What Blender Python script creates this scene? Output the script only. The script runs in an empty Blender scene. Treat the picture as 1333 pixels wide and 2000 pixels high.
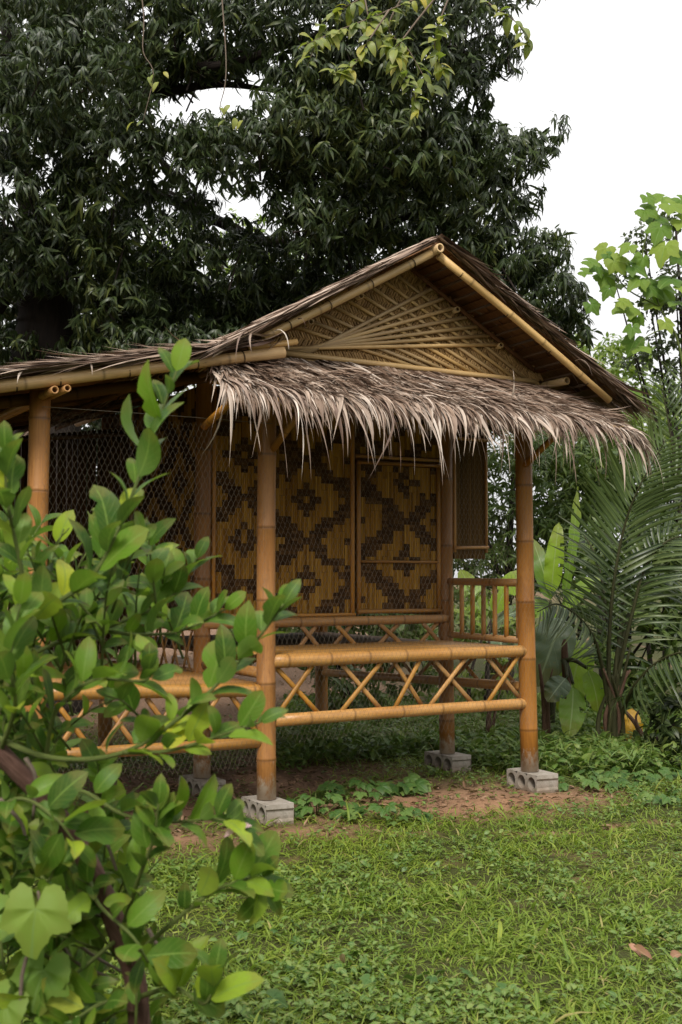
import bpy, math, random
import numpy as np

R = random.Random(11)
rng = np.random.default_rng(11)
SC = bpy.context.scene
COL = SC.collection
rad = math.radians

# ------------------------------------------------------------------ camera
FPX, CX, CY, HOR, EYE = 2300.0, 666.5, 1000.0, 1128.0, 1.5
PIT = math.atan((HOR - CY) / FPX)
cd = bpy.data.cameras.new('camera')
cam = bpy.data.objects.new('camera', cd)
COL.objects.link(cam)
cam.location = (0, 0, EYE)
cam.rotation_euler = (rad(90) + PIT, 0, 0)
cd.sensor_fit = 'AUTO'
cd.sensor_width = 36.0
cd.lens = FPX / 2000.0 * 36.0
cd.clip_start = 0.05
cd.clip_end = 2000
cd.dof.use_dof = True
cd.dof.focus_distance = 7.9
cd.dof.aperture_fstop = 6.0
SC.camera = cam

# ------------------------------------------------------------------ world, sun, exposure
SUN_EL, SUN_AZ = 47, 190          # azimuth clockwise from +Y: behind the camera, a little to its left
w = bpy.data.worlds.new('World')
SC.world = w
w.use_nodes = True
nt = w.node_tree
nt.nodes.clear()
sky = nt.nodes.new('ShaderNodeTexSky')
sky.sky_type = 'NISHITA'
sky.sun_disc = False
sky.sun_elevation = rad(SUN_EL)
sky.sun_rotation = rad(SUN_AZ)
sky.air_density = 1.6
sky.dust_density = 6.0
sky.ozone_density = 1.0
hs = nt.nodes.new('ShaderNodeHueSaturation')
hs.inputs['Saturation'].default_value = 0.10
cl = nt.nodes.new('ShaderNodeMix')           # an even white cloud deck over the clear-sky light
cl.data_type = 'RGBA'
cl.inputs[0].default_value = 0.80
cl.inputs[7].default_value = (1, 1, 1, 1)
tcw = nt.nodes.new('ShaderNodeTexCoord')     # overcast sky: zenith three times as bright as the horizon
spw = nt.nodes.new('ShaderNodeSeparateXYZ')
mzw = nt.nodes.new('ShaderNodeMath')
mzw.operation = 'MULTIPLY_ADD'
mzw.use_clamp = False
mzw.inputs[1].default_value = 9.4
mzw.inputs[2].default_value = 6.6
mxw = nt.nodes.new('ShaderNodeMath')
mxw.operation = 'MAXIMUM'
mxw.inputs[1].default_value = 6.6
ccw = nt.nodes.new('ShaderNodeCombineColor')
nt.links.new(tcw.outputs['Generated'], spw.inputs[0])
nt.links.new(spw.outputs[2], mzw.inputs[0])
nt.links.new(mzw.outputs[0], mxw.inputs[0])
for _i in range(3):
    nt.links.new(mxw.outputs[0], ccw.inputs[_i])
nt.links.new(ccw.outputs[0], cl.inputs[7])
bg = nt.nodes.new('ShaderNodeBackground')
bg.inputs['Strength'].default_value = 0.10
wo = nt.nodes.new('ShaderNodeOutputWorld')
nt.links.new(sky.outputs[0], hs.inputs['Color'])
nt.links.new(hs.outputs[0], cl.inputs[6])
nt.links.new(cl.outputs[2], bg.inputs['Color'])
nt.links.new(bg.outputs[0], wo.inputs['Surface'])
sl = bpy.data.lights.new('sun', 'SUN')
sl.energy = 2.3
sl.angle = rad(14)
sl.color = (1.0, 0.95, 0.87)
so = bpy.data.objects.new('sun', sl)
COL.objects.link(so)
so.location = (-6, -12, 25)
so.rotation_euler = (rad(90 - SUN_EL), 0, rad(180 - SUN_AZ) + math.pi)
_a, _e = rad(SUN_AZ), rad(SUN_EL)
from mathutils import Vector
_to = Vector((math.sin(_a) * math.cos(_e), math.cos(_a) * math.cos(_e), math.sin(_e)))
so.rotation_euler = _to.to_track_quat('Z', 'Y').to_euler()
SC.view_settings.view_transform = 'Standard'
SC.view_settings.look = 'None'
SC.view_settings.gamma = 1
SC.view_settings.exposure = 0.55
SC.cycles.max_bounces = 6
SC.cycles.diffuse_bounces = 3
SC.cycles.glossy_bounces = 2
SC.cycles.transmission_bounces = 3
SC.cycles.transparent_max_bounces = 4
SC.cycles.use_denoising = True

# ------------------------------------------------------------------ where things stand
def ray(px, py):
    d = (px - CX) / FPX, 1.0, -(py - CY) / FPX
    c, s = math.cos(PIT), math.sin(PIT)
    return np.array([d[0], d[1] * c - d[2] * s, d[1] * s + d[2] * c])
def at(px, py, D):
    r = ray(px, py)
    return np.array([0, 0, EYE]) + r * (D / r[1])
def G(px, py, z=0.0):
    r = ray(px, py)
    return np.array([0, 0, EYE]) + r * ((z - EYE) / r[2])
HA = rad(30.4)
HU = np.array([math.cos(HA), math.sin(HA), 0.0])
HV = np.array([-math.sin(HA), math.cos(HA), 0.0])
HO = G(521, 1560, .13)
HO[2] = 0
def hut_local(x, y):
    qx, qy = x - HO[0], y - HO[1]
    return qx * HU[0] + qy * HU[1], qx * HV[0] + qy * HV[1]
def onv(px, v=0.0):
    """u along the hut front where the sight line through column px meets plane v"""
    r = ray(px, 1100)
    c = np.array([0, 0, EYE]) - HO
    t = (v - c @ HV) / (r @ HV)
    return (c + r * t) @ HU

# ------------------------------------------------------------------ mesh helpers
def new_mesh(name, V, F, mats, smooth=True, attrs=None):
    me = bpy.data.meshes.new(name)
    V = np.ascontiguousarray(V, dtype=np.float32)
    if isinstance(F, np.ndarray):
        m, k = F.shape
        me.vertices.add(len(V))
        me.vertices.foreach_set('co', V.ravel())
        me.loops.add(m * k)
        me.loops.foreach_set('vertex_index', np.ascontiguousarray(F.ravel(), dtype=np.int32))
        me.polygons.add(m)
        me.polygons.foreach_set('loop_start', np.arange(0, m * k, k, dtype=np.int32))
        me.update(calc_edges=True)
    else:
        me.from_pydata(V.tolist(), [], F)
        me.update()
    me.polygons.foreach_set('use_smooth', [smooth] * len(me.polygons))
    for k, a in (attrs or {}).items():
        a = np.ascontiguousarray(a, dtype=np.float32)
        if a.ndim == 1:
            me.attributes.new(k, 'FLOAT', 'POINT').data.foreach_set('value', a)
        else:
            me.attributes.new(k, 'FLOAT_VECTOR', 'POINT').data.foreach_set('vector', a.ravel())
    me.materials.append(mats)
    return me
def obj(name, me, parent=None, kind=None):
    o = bpy.data.objects.new(name, me)
    COL.objects.link(o)
    if parent is not None:
        o.parent = parent
    if kind:
        o['kind'] = kind
    return o
def tag(o, label, cat, group=None):
    o['label'] = label
    o['category'] = cat
    if group:
        o['group'] = group
    return o
def thing(name, label, cat, loc=(0, 0, 0), rz=0.0, group=None):
    o = bpy.data.objects.new(name, None)
    o.empty_display_size = .1
    COL.objects.link(o)
    o.location = loc
    o.rotation_euler = (0, 0, rz)
    return tag(o, label, cat, group)

class MB:
    def __init__(s):
        s.V, s.F, s.bv, s.mk, s.rn = [], [], [], [], []
    def add(s, V, F, bv=None, mk=None, rn=0.5):
        o = len(s.V)
        s.V += [tuple(v) for v in V]
        s.F += [tuple(i + o for i in f) for f in F]
        s.bv += [tuple(b) for b in (bv if bv is not None else V)]
        s.mk += list(mk) if mk is not None else [0.0] * len(V)
        s.rn += [rn] * len(V)
    def box(s, c, h, ax=None, rn=0.5, bev=0.0):
        """box round centre c with half sizes h along the axes ax (3x3 rows)"""
        ax = np.eye(3) if ax is None else np.array(ax)
        c = np.array(c, float)
        V, B = [], []
        sg = [(-1, -1, -1), (1, -1, -1), (1, 1, -1), (-1, 1, -1), (-1, -1, 1), (1, -1, 1), (1, 1, 1), (-1, 1, 1)]
        for q in sg:
            l = np.array([q[i] * h[i] for i in range(3)])
            V.append(c + l @ ax)
            B.append(l + np.array([rn * 7, rn * 3, rn * 11]))
        s.add(V, [(0, 3, 2, 1), (4, 5, 6, 7), (0, 1, 5, 4), (1, 2, 6, 5), (2, 3, 7, 6), (3, 0, 4, 7)], B, None, rn)
    def bar(s, p0, p1, w, t, nrm, rn=0.5):
        """flat lath from p0 to p1, width w, thickness t, flat side towards nrm"""
        p0, p1 = np.array(p0, float), np.array(p1, float)
        d = p1 - p0
        L = np.linalg.norm(d)
        d /= L
        n = np.array(nrm, float)
        n -= d * (n @ d)
        n /= np.linalg.norm(n)
        x = np.cross(n, d)
        # half-round split cane: bowed section
        V, B, F = [], [], []
        prof = [(-.5, 0), (-.36, .7), (0, 1.0), (.36, .7), (.5, 0), (0, -.1)]
        m = len(prof)
        K = 5
        for k in range(K):
            f = k / (K - 1)
            q = p0 + d * L * f
            for (a, b) in prof:
                V.append(q + x * a * w + n * b * t)
                B.append((a * w, b * t + rn * 5, L * f + rn * 9))
        for k in range(K - 1):
            for i in range(m):
                j = (i + 1) % m
                F.append((k * m + i, k * m + j, (k + 1) * m + j, (k + 1) * m + i))
        F.append(tuple(range(m))[::-1])
        F.append(tuple((K - 1) * m + i for i in range(m)))
        s.add(V, F, B, None, rn)
    def tube(s, pts, rs, n=8, rn=0.5, cap=True, mk=None):
        pts = [np.array(p, float) for p in pts]
        V, B, M, F = [], [], [], []
        L = 0
        t0 = pts[1] - pts[0]
        t0 /= np.linalg.norm(t0)
        up = np.array([0, 0, 1.0]) if abs(t0[2]) < .9 else np.array([1.0, 0, 0])
        x = np.cross(up, t0)
        x /= np.linalg.norm(x)
        for i, p in enumerate(pts):
            a, b = pts[max(i - 1, 0)], pts[min(i + 1, len(pts) - 1)]
            t = (b - a) / (np.linalg.norm(b - a) + 1e-9)
            x = x - t * (x @ t)
            x /= np.linalg.norm(x)
            y = np.cross(t, x)
            if i:
                L += np.linalg.norm(p - pts[i - 1])
            for k in range(n):
                an = 2 * math.pi * k / n
                V.append(p + (x * math.cos(an) + y * math.sin(an)) * rs[i])
                B.append((math.cos(an) * rs[0] + rn * 3, math.sin(an) * rs[0], L + rn * 0))
                M.append(mk[i] if mk else 0.0)
        for i in range(len(pts) - 1):
            for k in range(n):
                j = (k + 1) % n
                F.append((i * n + k, i * n + j, (i + 1) * n + j, (i + 1) * n + k))
        if cap:
            F.append(tuple(range(n))[::-1])
            F.append(tuple((len(pts) - 1) * n + k for k in range(n)))
        s.add(V, F, B, M, rn)
    def build(s, name, mat, parent=None, smooth=False, kind=None):
        me = new_mesh(name, np.array(s.V), s.F, mat, smooth,
                      {'bv': np.array(s.bv), 'mark': np.array(s.mk), 'rnd': np.array(s.rn)})
        return obj(name, me, parent, kind)

def bamboo(name, p0, p1, r, mat, parent, node=.34, n=14, bend=0.0, taper=.06, hollow=True):
    """one culm with swollen joints and hollow cut ends"""
    p0, p1 = np.array(p0, float), np.array(p1, float)
    d = p1 - p0
    L = np.linalg.norm(d)
    ph = R.random()
    side = np.cross(d / L, np.array([.3, .5, .81]))
    side /= np.linalg.norm(side)
    st = [(0.0, 1.0, 0.0)]
    x = node * (.25 + .6 * ph)
    while x < L - .04:
        st += [(x - .014, 1.0, 0.0), (x - .004, 1.045, .55), (x, 1.01, 1.0), (x + .005, 1.05, .6), (x + .016, .995, 0.0)]
        x += node * R.uniform(.85, 1.15)
    st.append((L, 1.0, 0.0))
    if len(st) == 2:
        st.insert(1, (L / 2, 1.0, 0.0))
    pts = [p0 + d / L * q[0] + side * bend * math.sin(math.pi * q[0] / L) for q in st]
    rs = [r * q[1] * (1 - taper * q[0] / L) for q in st]
    m = MB()
    m.tube(pts, rs, n, R.random(), cap=not hollow, mk=[q[2] for q in st])
    if hollow:
        b = np.array(m.V)
        K = len(st)
        for e, sg in ((0, 1), (K - 1, -1)):
            ring = b[e * n:(e + 1) * n]
            c = ring.mean(0)
            o = len(m.V)
            inn = c + (ring - c) * .66
            dp = inn + sg * d / L * .05
            m.V += [tuple(v) for v in inn] + [tuple(v) for v in dp]
            m.bv += [tuple(v) for v in inn] * 2
            m.mk += [.25] * n + [1.0] * n
            m.rn += [.5] * (2 * n)
            for k in range(n):
                j = (k + 1) % n
                q1 = (e * n + k, e * n + j, o + j, o + k)
                q2 = (o + k, o + j, o + n + j, o + n + k)
                m.F += [q1[::-1], q2[::-1]] if sg > 0 else [q1, q2]
            cap = tuple(o + n + k for k in range(n))
            m.F.append(cap[::-1] if sg > 0 else cap)
    return m.build(name, mat, parent, smooth=True)

# leaves ------------------------------------------------------------
def leaf(L, W, n=5, fold=.18, droop=.2, peak=.42, wav=0.0, tipsharp=1.0):
    """one leaf along +Y, upper side +Z; three verts per station"""
    V, A = [], []
    for i in range(n + 1):
        t = i / n
        e = math.sin(math.pi * (t ** (math.log(.5) / math.log(peak)))) ** (.75 * tipsharp) if 0 < t < 1 else .03
        y = L * t * (1 - .1 * droop * t)
        z = -droop * L * t * t + .06 * L * math.sin(math.pi * t)
        for s in (-1, 0, 1):
            hw = W * .5 * e * s
            V.append((hw, y, z + fold * abs(hw) + wav * W * math.sin(t * 9 + s) * abs(s)))
            A.append((s, t, 0))
    F = []
    for i in range(n):
        for s in (0, 1):
            a = i * 3 + s
            F.append((a, a + 1, a + 4, a + 3))
    return np.array(V), np.array(F), np.array(A, float)
def lobed(Rr, lobes=5, depth=.45, cup=.12):
    """palmate leaf round its petiole joint, main lobe along +Y"""
    V, A = [(0, 0, 0)], [(0, .1, 0)]
    N = 50
    span = rad(325)
    ax = [rad(q) for q in (-128, -62, 0, 62, 128)]
    ln = [.62, .86, 1.0, .86, .62]
    wob = [R.uniform(-.06, .06) for _ in range(N + 1)]
    for ring in (.4, .75, 1.0):
        for k in range(N + 1):
            a = -span / 2 + span * k / N
            best, mid = 0, 9
            for c, l in zip(ax, ln):
                da = abs(a - c)
                r_ = l * (1 - depth * min(1, da / rad(34)) ** .9)
                if r_ > best:
                    best, mid = r_, da
            r = Rr * best * (1 + wob[k] * .8 + .03 * math.sin(k * 2.2))
            if abs(a) > rad(150):
                r *= .75
            rr = min(r, Rr * .62) * ring if ring < .5 else r * ring
            lat = min(1, mid / rad(32))
            z = cup * Rr * (.12 * lat - .55 * (rr / Rr) ** 2 * (1 + .4 * math.sin(a * 1.5 + depth * 40)))
            V.append((math.sin(a) * rr, math.cos(a) * rr, z))
            A.append((lat, ring, 0))
    F = [(0, 2 + k, 1 + k) for k in range(N)]
    for g in range(2):
        for k in range(N):
            a, b = 1 + g * (N + 1) + k, 2 + g * (N + 1) + k
            F += [(a, b, b + N + 1), (a, b + N + 1, a + N + 1)]
    return np.array(V, float), np.array(F), np.array(A, float)
def unit(a):
    return a / (np.linalg.norm(a, axis=-1, keepdims=True) + 1e-9)
def frames(d, n):
    """matrices whose columns are side, leaf axis, leaf normal"""
    d = unit(d)
    x = unit(np.cross(d, n))
    z = np.cross(x, d)
    return np.stack([x, d, z], -1)
def scatter(base, M, T, S, rn):
    V, F, A = base
    N, k = len(T), len(V)
    P = np.einsum('nij,kj->nki', M * np.asarray(S)[:, None, None], V) + T[:, None, :]
    FF = (F[None] + (np.arange(N) * k)[:, None, None]).reshape(-1, F.shape[1])
    return P.reshape(-1, 3), FF, {'rnd': np.repeat(rn, k), 'lf': np.tile(A, (N, 1))}
def join(parts):
    V, F, at_, o = [], [], {}, 0
    for (v, f, a) in parts:
        V.append(v)
        F.append(f + o)
        o += len(v)
        for k in a:
            at_.setdefault(k, []).append(a[k])
    return np.concatenate(V), np.concatenate(F), {k: np.concatenate(x) for k, x in at_.items()}
def rand_dir(n):
    return unit(rng.normal(size=(n, 3)))

_P = rng.random((64, 64))
def vnoise(x, y):
    xi, yi = np.floor(x).astype(int), np.floor(y).astype(int)
    fx, fy = x - xi, y - yi
    fx, fy = fx * fx * (3 - 2 * fx), fy * fy * (3 - 2 * fy)
    g = lambda a, b: _P[a % 64, b % 64]
    return (g(xi, yi) * (1 - fx) + g(xi + 1, yi) * fx) * (1 - fy) + (g(xi, yi + 1) * (1 - fx) + g(xi + 1, yi + 1) * fx) * fy
def fbm(x, y):
    return .55 * vnoise(x, y) + .3 * vnoise(x * 2.1 + 9, y * 2.1) + .15 * vnoise(x * 4.3, y * 4.3 + 5)

# ------------------------------------------------------------------ materials
class NT:
    def __init__(s, name):
        s.m = bpy.data.materials.new(name)
        s.m.use_nodes = True
        s.t = s.m.node_tree
        s.t.nodes.clear()
        s.out = s.n('ShaderNodeOutputMaterial')
        s.p = s.n('ShaderNodeBsdfPrincipled')
        s.l(s.p.outputs[0], s.out.inputs[0])
    def n(s, k, **kw):
        x = s.t.nodes.new(k)
        for a, b in kw.items():
            setattr(x, a, b)
        return x
    def l(s, a, b):
        s.t.links.new(a, b)
    def attr(s, nm, what='Fac'):
        return s.n('ShaderNodeAttribute', attribute_name=nm).outputs[what]
    def noise(s, vec, scale, detail=4, rough=.55, dist=0.0):
        x = s.n('ShaderNodeTexNoise')
        x.inputs['Scale'].default_value = scale
        x.inputs['Detail'].default_value = detail
        x.inputs['Roughness'].default_value = rough
        x.inputs['Distortion'].default_value = dist
        if vec is not None:
            s.l(vec, x.inputs['Vector'])
        return x.outputs['Fac']
    def mapv(s, vec, sc):
        x = s.n('ShaderNodeMapping')
        x.inputs['Scale'].default_value = sc
        s.l(vec, x.inputs['Vector'])
        return x.outputs[0]
    def ramp(s, fac, stops):
        x = s.n('ShaderNodeValToRGB')
        e = x.color_ramp.elements
        while len(e) < len(stops):
            e.new(.5)
        for q, (p, c) in zip(e, stops):
            q.position = p
            q.color = (c, c, c, 1) if not isinstance(c, tuple) else (*c, 1)
        s.l(fac, x.inputs[0])
        return x.outputs[0]
    def mix(s, fac, a, b, mode='MIX'):
        x = s.n('ShaderNodeMix', data_type='RGBA', blend_type=mode)
        for i, v in ((0, fac), (6, a), (7, b)):
            if isinstance(v, (int, float)):
                x.inputs[i].default_value = v
            elif isinstance(v, tuple):
                x.inputs[i].default_value = (*v, 1)
            else:
                s.l(v, x.inputs[i])
        return x.outputs[2]
    def math(s, op, a, b=0.0):
        x = s.n('ShaderNodeMath', operation=op)
        for i, v in ((0, a), (1, b)):
            if isinstance(v, (int, float)):
                x.inputs[i].default_value = v
            else:
                s.l(v, x.inputs[i])
        return x.outputs[0]
    def bump(s, h, st=.3, dist=.002):
        x = s.n('ShaderNodeBump')
        x.inputs['Strength'].default_value = st
        x.inputs['Distance'].default_value = dist
        s.l(h, x.inputs['Height'])
        s.l(x.outputs[0], s.p.inputs['Normal'])
    def fin(s, col, rough=.6, spec=.4):
        if isinstance(col, tuple):
            s.p.inputs['Base Color'].default_value = (*col, 1)
        else:
            s.l(col, s.p.inputs['Base Color'])
        if isinstance(rough, (int, float)):
            s.p.inputs['Roughness'].default_value = rough
        else:
            s.l(rough, s.p.inputs['Roughness'])
        s.p.inputs['Specular IOR Level'].default_value = spec
        return s.m

def mat_bamboo(name, a, b, dark, rough=.38, foot=False, spec=.45):
    t = NT(name)
    bv = t.attr('bv', 'Vector')
    orn = t.n('ShaderNodeObjectInfo').outputs['Random']
    add = t.n('ShaderNodeVectorMath', operation='ADD')
    cmb = t.n('ShaderNodeCombineXYZ')
    t.l(t.math('MULTIPLY', orn, 37.0), cmb.inputs[2])
    t.l(bv, add.inputs[0])
    t.l(cmb.outputs[0], add.inputs[1])
    v = add.outputs[0]
    streak = t.noise(t.mapv(v, (160, 160, 5)), 1.0, 4, .6)
    blot = t.noise(t.mapv(v, (9, 9, 3.2)), 1.0, 5, .62, .4)
    fine = t.noise(t.mapv(v, (60, 60, 25)), 1.0, 3, .7)
    c = t.mix(t.ramp(blot, [(.32, 0.0), (.68, 1.0)]), a, b)
    c = t.mix(t.math('MULTIPLY', t.ramp(streak, [(.35, 0.0), (.7, 1.0)]), .42), c, dark)
    c = t.mix(t.math('MULTIPLY', t.ramp(fine, [(.56, 0.0), (.72, 1.0)]), .35), c, dark)
    big = t.noise(t.mapv(v, (5, 5, 1.3)), 1.0, 6, .7, .8)
    c = t.mix(t.math('MULTIPLY', t.ramp(big, [(.50, 0.0), (.66, 1.0)]), .45), c, tuple(x * .8 for x in dark))
    pale = t.noise(t.mapv(v, (22, 22, 2.2)), 1.0, 5, .75, .3)
    c = t.mix(t.math('MULTIPLY', t.ramp(pale, [(.62, 0.0), (.76, 1.0)]), .16), c, (.42, .27, .11))
    val = t.n('ShaderNodeHueSaturation')
    t.l(t.math('ADD', t.math('MULTIPLY', orn, .42), .74), val.inputs['Value'])
    t.l(t.math('ADD', t.math('MULTIPLY', t.math('FRACT', t.math('MULTIPLY', orn, 7.3)), .16), .93), val.inputs['Saturation'])
    t.l(c, val.inputs['Color'])
    c = val.outputs[0]
    mk = t.attr('mark')
    c = t.mix(t.math('MULTIPLY', mk, .62), c, tuple(x * .28 for x in dark))
    if foot:
        sep = t.n('ShaderNodeSeparateXYZ')
        t.l(bv, sep.inputs[0])
        h = t.math('SUBTRACT', 1.0, t.math('DIVIDE', sep.outputs[2], .20))
        sp = t.noise(t.mapv(v, (34, 34, 20)), 1.0, 5, .7)
        k = t.math('SUBTRACT', t.math('ADD', sp, t.math('MULTIPLY', h, .36)), .62)
        c = t.mix(t.ramp(k, [(.0, 0.0), (.20, .8)]), c, (.50, .46, .40))
        pk = t.math('SUBTRACT', t.math('MULTIPLY', h, .9), .22)
        c = t.mix(t.ramp(pk, [(.0, 0.0), (.5, .55)]), c, (.33, .22, .13))
    t.bump(t.math('ADD', streak, t.math('MULTIPLY', blot, .6)), .25, .0015)
    return t.fin(c, t.math('ADD', t.math('MULTIPLY', blot, .3), rough - .12), spec)

def mat_strip(name, stops, sc=(40, 40, 3), rough=.75, spec=.2, by_obj=False, trans=0.0):
    """dry fibre: colour per strip from rnd, streaks along it"""
    t = NT(name)
    r = t.n('ShaderNodeObjectInfo').outputs['Random'] if by_obj else t.attr('rnd')
    c = t.ramp(r, stops)
    n1 = t.noise(t.mapv(t.attr('bv', 'Vector'), sc), 1.0, 4, .65)
    c = t.mix(t.math('MULTIPLY', t.ramp(n1, [(.4, 0.0), (.72, 1.0)]), .55), c, tuple(x * .32 for x in stops[0][1]))
    t.bump(n1, .3, .002)
    m = t.fin(c, rough, spec)
    if trans:
        tr = t.n('ShaderNodeBsdfTranslucent')
        t.l(c, tr.inputs[0])
        mx = t.n('ShaderNodeMixShader')
        mx.inputs[0].default_value = trans
        t.l(t.p.outputs[0], mx.inputs[1])
        t.l(tr.outputs[0], mx.inputs[2])
        t.l(mx.outputs[0], t.out.inputs[0])
    return m

def mat_leaf(name, stops, by_obj=False, trans=.28, rough=.42, spec=.45, rib=(.2, .26, .08), ribw=.12, vein=.25, spots=.25):
    t = NT(name)
    r = t.n('ShaderNodeObjectInfo').outputs['Random'] if by_obj else t.attr('rnd')
    c = t.ramp(r, stops)
    lf = t.attr('lf', 'Vector')
    sep = t.n('ShaderNodeSeparateXYZ')
    t.l(lf, sep.inputs[0])
    lat = t.math('ABSOLUTE', sep.outputs[0])
    geo = t.n('ShaderNodeNewGeometry')
    blot = t.noise(geo.outputs['Position'], 38.0, 3, .6)
    c = t.mix(t.math('MULTIPLY', t.ramp(blot, [(.38, 0.0), (.7, 1.0)]), spots), c, (.16, .17, .035))
    tip = t.math('MULTIPLY', t.ramp(t.math('ADD', sep.outputs[1], t.math('MULTIPLY', blot, .35)), [(1.12 * .75, 0.0), (1.0, 1.0)]), spots * 1.6)
    c = t.mix(tip, c, (.20, .16, .04))
    if vein:
        ph = t.math('SUBTRACT', t.math('MULTIPLY', sep.outputs[1], 42.0), t.math('MULTIPLY', lat, 14.0))
        sn = t.math('SINE', ph)
        vn = t.ramp(sn, [(.80, 0.0), (1.0, 1.0)])
        c = t.mix(t.math('MULTIPLY', vn, vein), c, rib)
        t.bump(t.math('ADD', vn, t.math('MULTIPLY', blot, 1.4)), .35, .0012)
    c = t.mix(t.ramp(lat, [(ribw * .4, .75), (ribw, 0.0)]), c, rib)
    # paler, duller underside
    c2 = t.mix(.30, c, (.15, .21, .08))
    c = t.mix(geo.outputs['Backfacing'], c, c2)
    m = t.fin(c, t.math('ADD', t.math('MULTIPLY', blot, .2), rough - .1), spec)
    tr = t.n('ShaderNodeBsdfTranslucent')
    t.l(t.mix(.6, c, t.mix(1.0, c, (1.7, 1.9, .5), 'MULTIPLY')), tr.inputs[0])
    mx = t.n('ShaderNodeMixShader')
    mx.inputs[0].default_value = trans
    t.l(t.p.outputs[0], mx.inputs[1])
    t.l(tr.outputs[0], mx.inputs[2])
    t.l(mx.outputs[0], t.out.inputs[0])
    return m

def mat_bark(name, a, b, sc=(6, 6, 1.5), rough=.85):
    t = NT(name)
    v = t.attr('bv', 'Vector')
    n1 = t.noise(t.mapv(v, tuple(x * 3 for x in sc)), 1.0, 6, .7, .5)
    n2 = t.noise(t.mapv(v, sc), 1.0, 3, .6)
    c = t.mix(t.ramp(n1, [(.35, 0.0), (.65, 1.0)]), a, b)
    c = t.mix(t.math('MULTIPLY', n2, .5), c, tuple(x * .5 for x in a))
    t.bump(n1, .8, .012)
    return t.fin(c, rough, .2)

M_POST = mat_bamboo('bamboo_post', (.335, .130, .016), (.40, .168, .027), (.15, .052, .008), .42, foot=True)
M_BEAM = mat_bamboo('bamboo_beam', (.44, .215, .060), (.52, .285, .095), (.22, .095, .026), .40)
M_RAIL = mat_bamboo('bamboo_rail', (.41, .185, .040), (.49, .245, .064), (.20, .08, .018), .45)
M_LATH = mat_bamboo('bamboo_lath', (.42, .205, .050), (.50, .265, .075), (.20, .09, .022), .5)
M_GABLE = mat_bamboo('bamboo_gable', (.52, .345, .155), (.60, .42, .20), (.29, .16, .065), .48)
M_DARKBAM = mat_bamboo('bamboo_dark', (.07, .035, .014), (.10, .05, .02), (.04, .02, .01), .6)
M_SHADED = mat_bamboo('bamboo_shaded', (.085, .040, .013), (.12, .058, .02), (.045, .02, .008), .7, spec=.1)  # shade under the wing roof put into a darker bamboo colour
M_RAW = mat_bamboo('bamboo_raw', (.47, .28, .105), (.55, .36, .15), (.25, .12, .04), .45)
M_WEAVE_L = mat_strip('weave_light', [(0.0, (.20, .090, .012)), (.5, (.35, .175, .025)), (1.0, (.47, .26, .045))], (90, 90, 7), .75, .12)
M_WEAVE_D = mat_strip('weave_dark', [(0.0, (.045, .020, .007)), (.5, (.080, .038, .013)), (1.0, (.13, .065, .023))], (90, 90, 9), .75, .12)
M_MAT = mat_strip('gable_mat', [(0.0, (.23, .125, .042)), (.5, (.34, .20, .072)), (1.0, (.44, .27, .105))], (90, 90, 7), .6, .3)
M_SHUT = mat_strip('shutter_weave', [(0.0, (.075, .040, .012)), (1.0, (.14, .075, .022))], (90, 90, 7), .75, .12)
M_DARKWALL = mat_strip('wall_back', [(0.0, (.07, .035, .012)), (1.0, (.07, .035, .012))], (10, 10, 10), .8, .1)
M_SHINGLE = mat_strip('shingle', [(0.0, (.12, .055, .022)), (.5, (.17, .080, .033)), (1.0, (.22, .11, .045))], (6, 60, 60), .7, .2)
M_THATCH = mat_strip('thatch', [(0.0, (.075, .042, .028)), (.25, (.18, .115, .078)), (.55, (.33, .232, .170)), (.82, (.50, .385, .30)), (1.0, (.66, .55, .46))], (55, 55, 4), .62, .3, trans=.12)
M_FRINGE = mat_strip('fringe', [(0.0, (.16, .10, .075)), (.4, (.38, .285, .22)), (.8, (.56, .455, .37)), (1.0, (.70, .60, .51))], (55, 55, 4), .6, .3, by_obj=True, trans=.14)
M_WIRE = NT('wire').fin((.16, .13, .095), .6, .3)

M_CORD = NT('cord').fin((.035, .022, .015), .8, .1)
def mat_block():
    t = NT('concrete_block')
    tc = t.n('ShaderNodeTexCoord').outputs['Object']
    n1 = t.noise(tc, 7, 6, .65)
    n2 = t.noise(tc, 120, 4, .8)
    c = t.mix(t.ramp(n1, [(.3, 0.0), (.7, 1.0)]), (.24, .205, .165), (.40, .36, .31))
    c = t.mix(t.math('MULTIPLY', t.ramp(n2, [(.55, 0.0), (.7, 1.0)]), .5), c, (.12, .10, .08))
    sep = t.n('ShaderNodeSeparateXYZ')
    t.l(tc, sep.inputs[0])
    low = t.ramp(t.math('ADD', sep.outputs[2], t.math('MULTIPLY', n1, .05)), [(.02, 1.0), (.10, 0.0)])
    c = t.mix(t.math('MULTIPLY', low, .8), c, (.15, .095, .055))
    n4 = t.noise(tc, 16, 5, .7)
    c = t.mix(t.math('MULTIPLY', t.ramp(n4, [(.52, 0.0), (.68, 1.0)]), .55), c, (.10, .095, .06))
    t.bump(n2, .6, .004)
    return t.fin(c, .92, .2)
M_BLOCK = mat_block()

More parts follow.
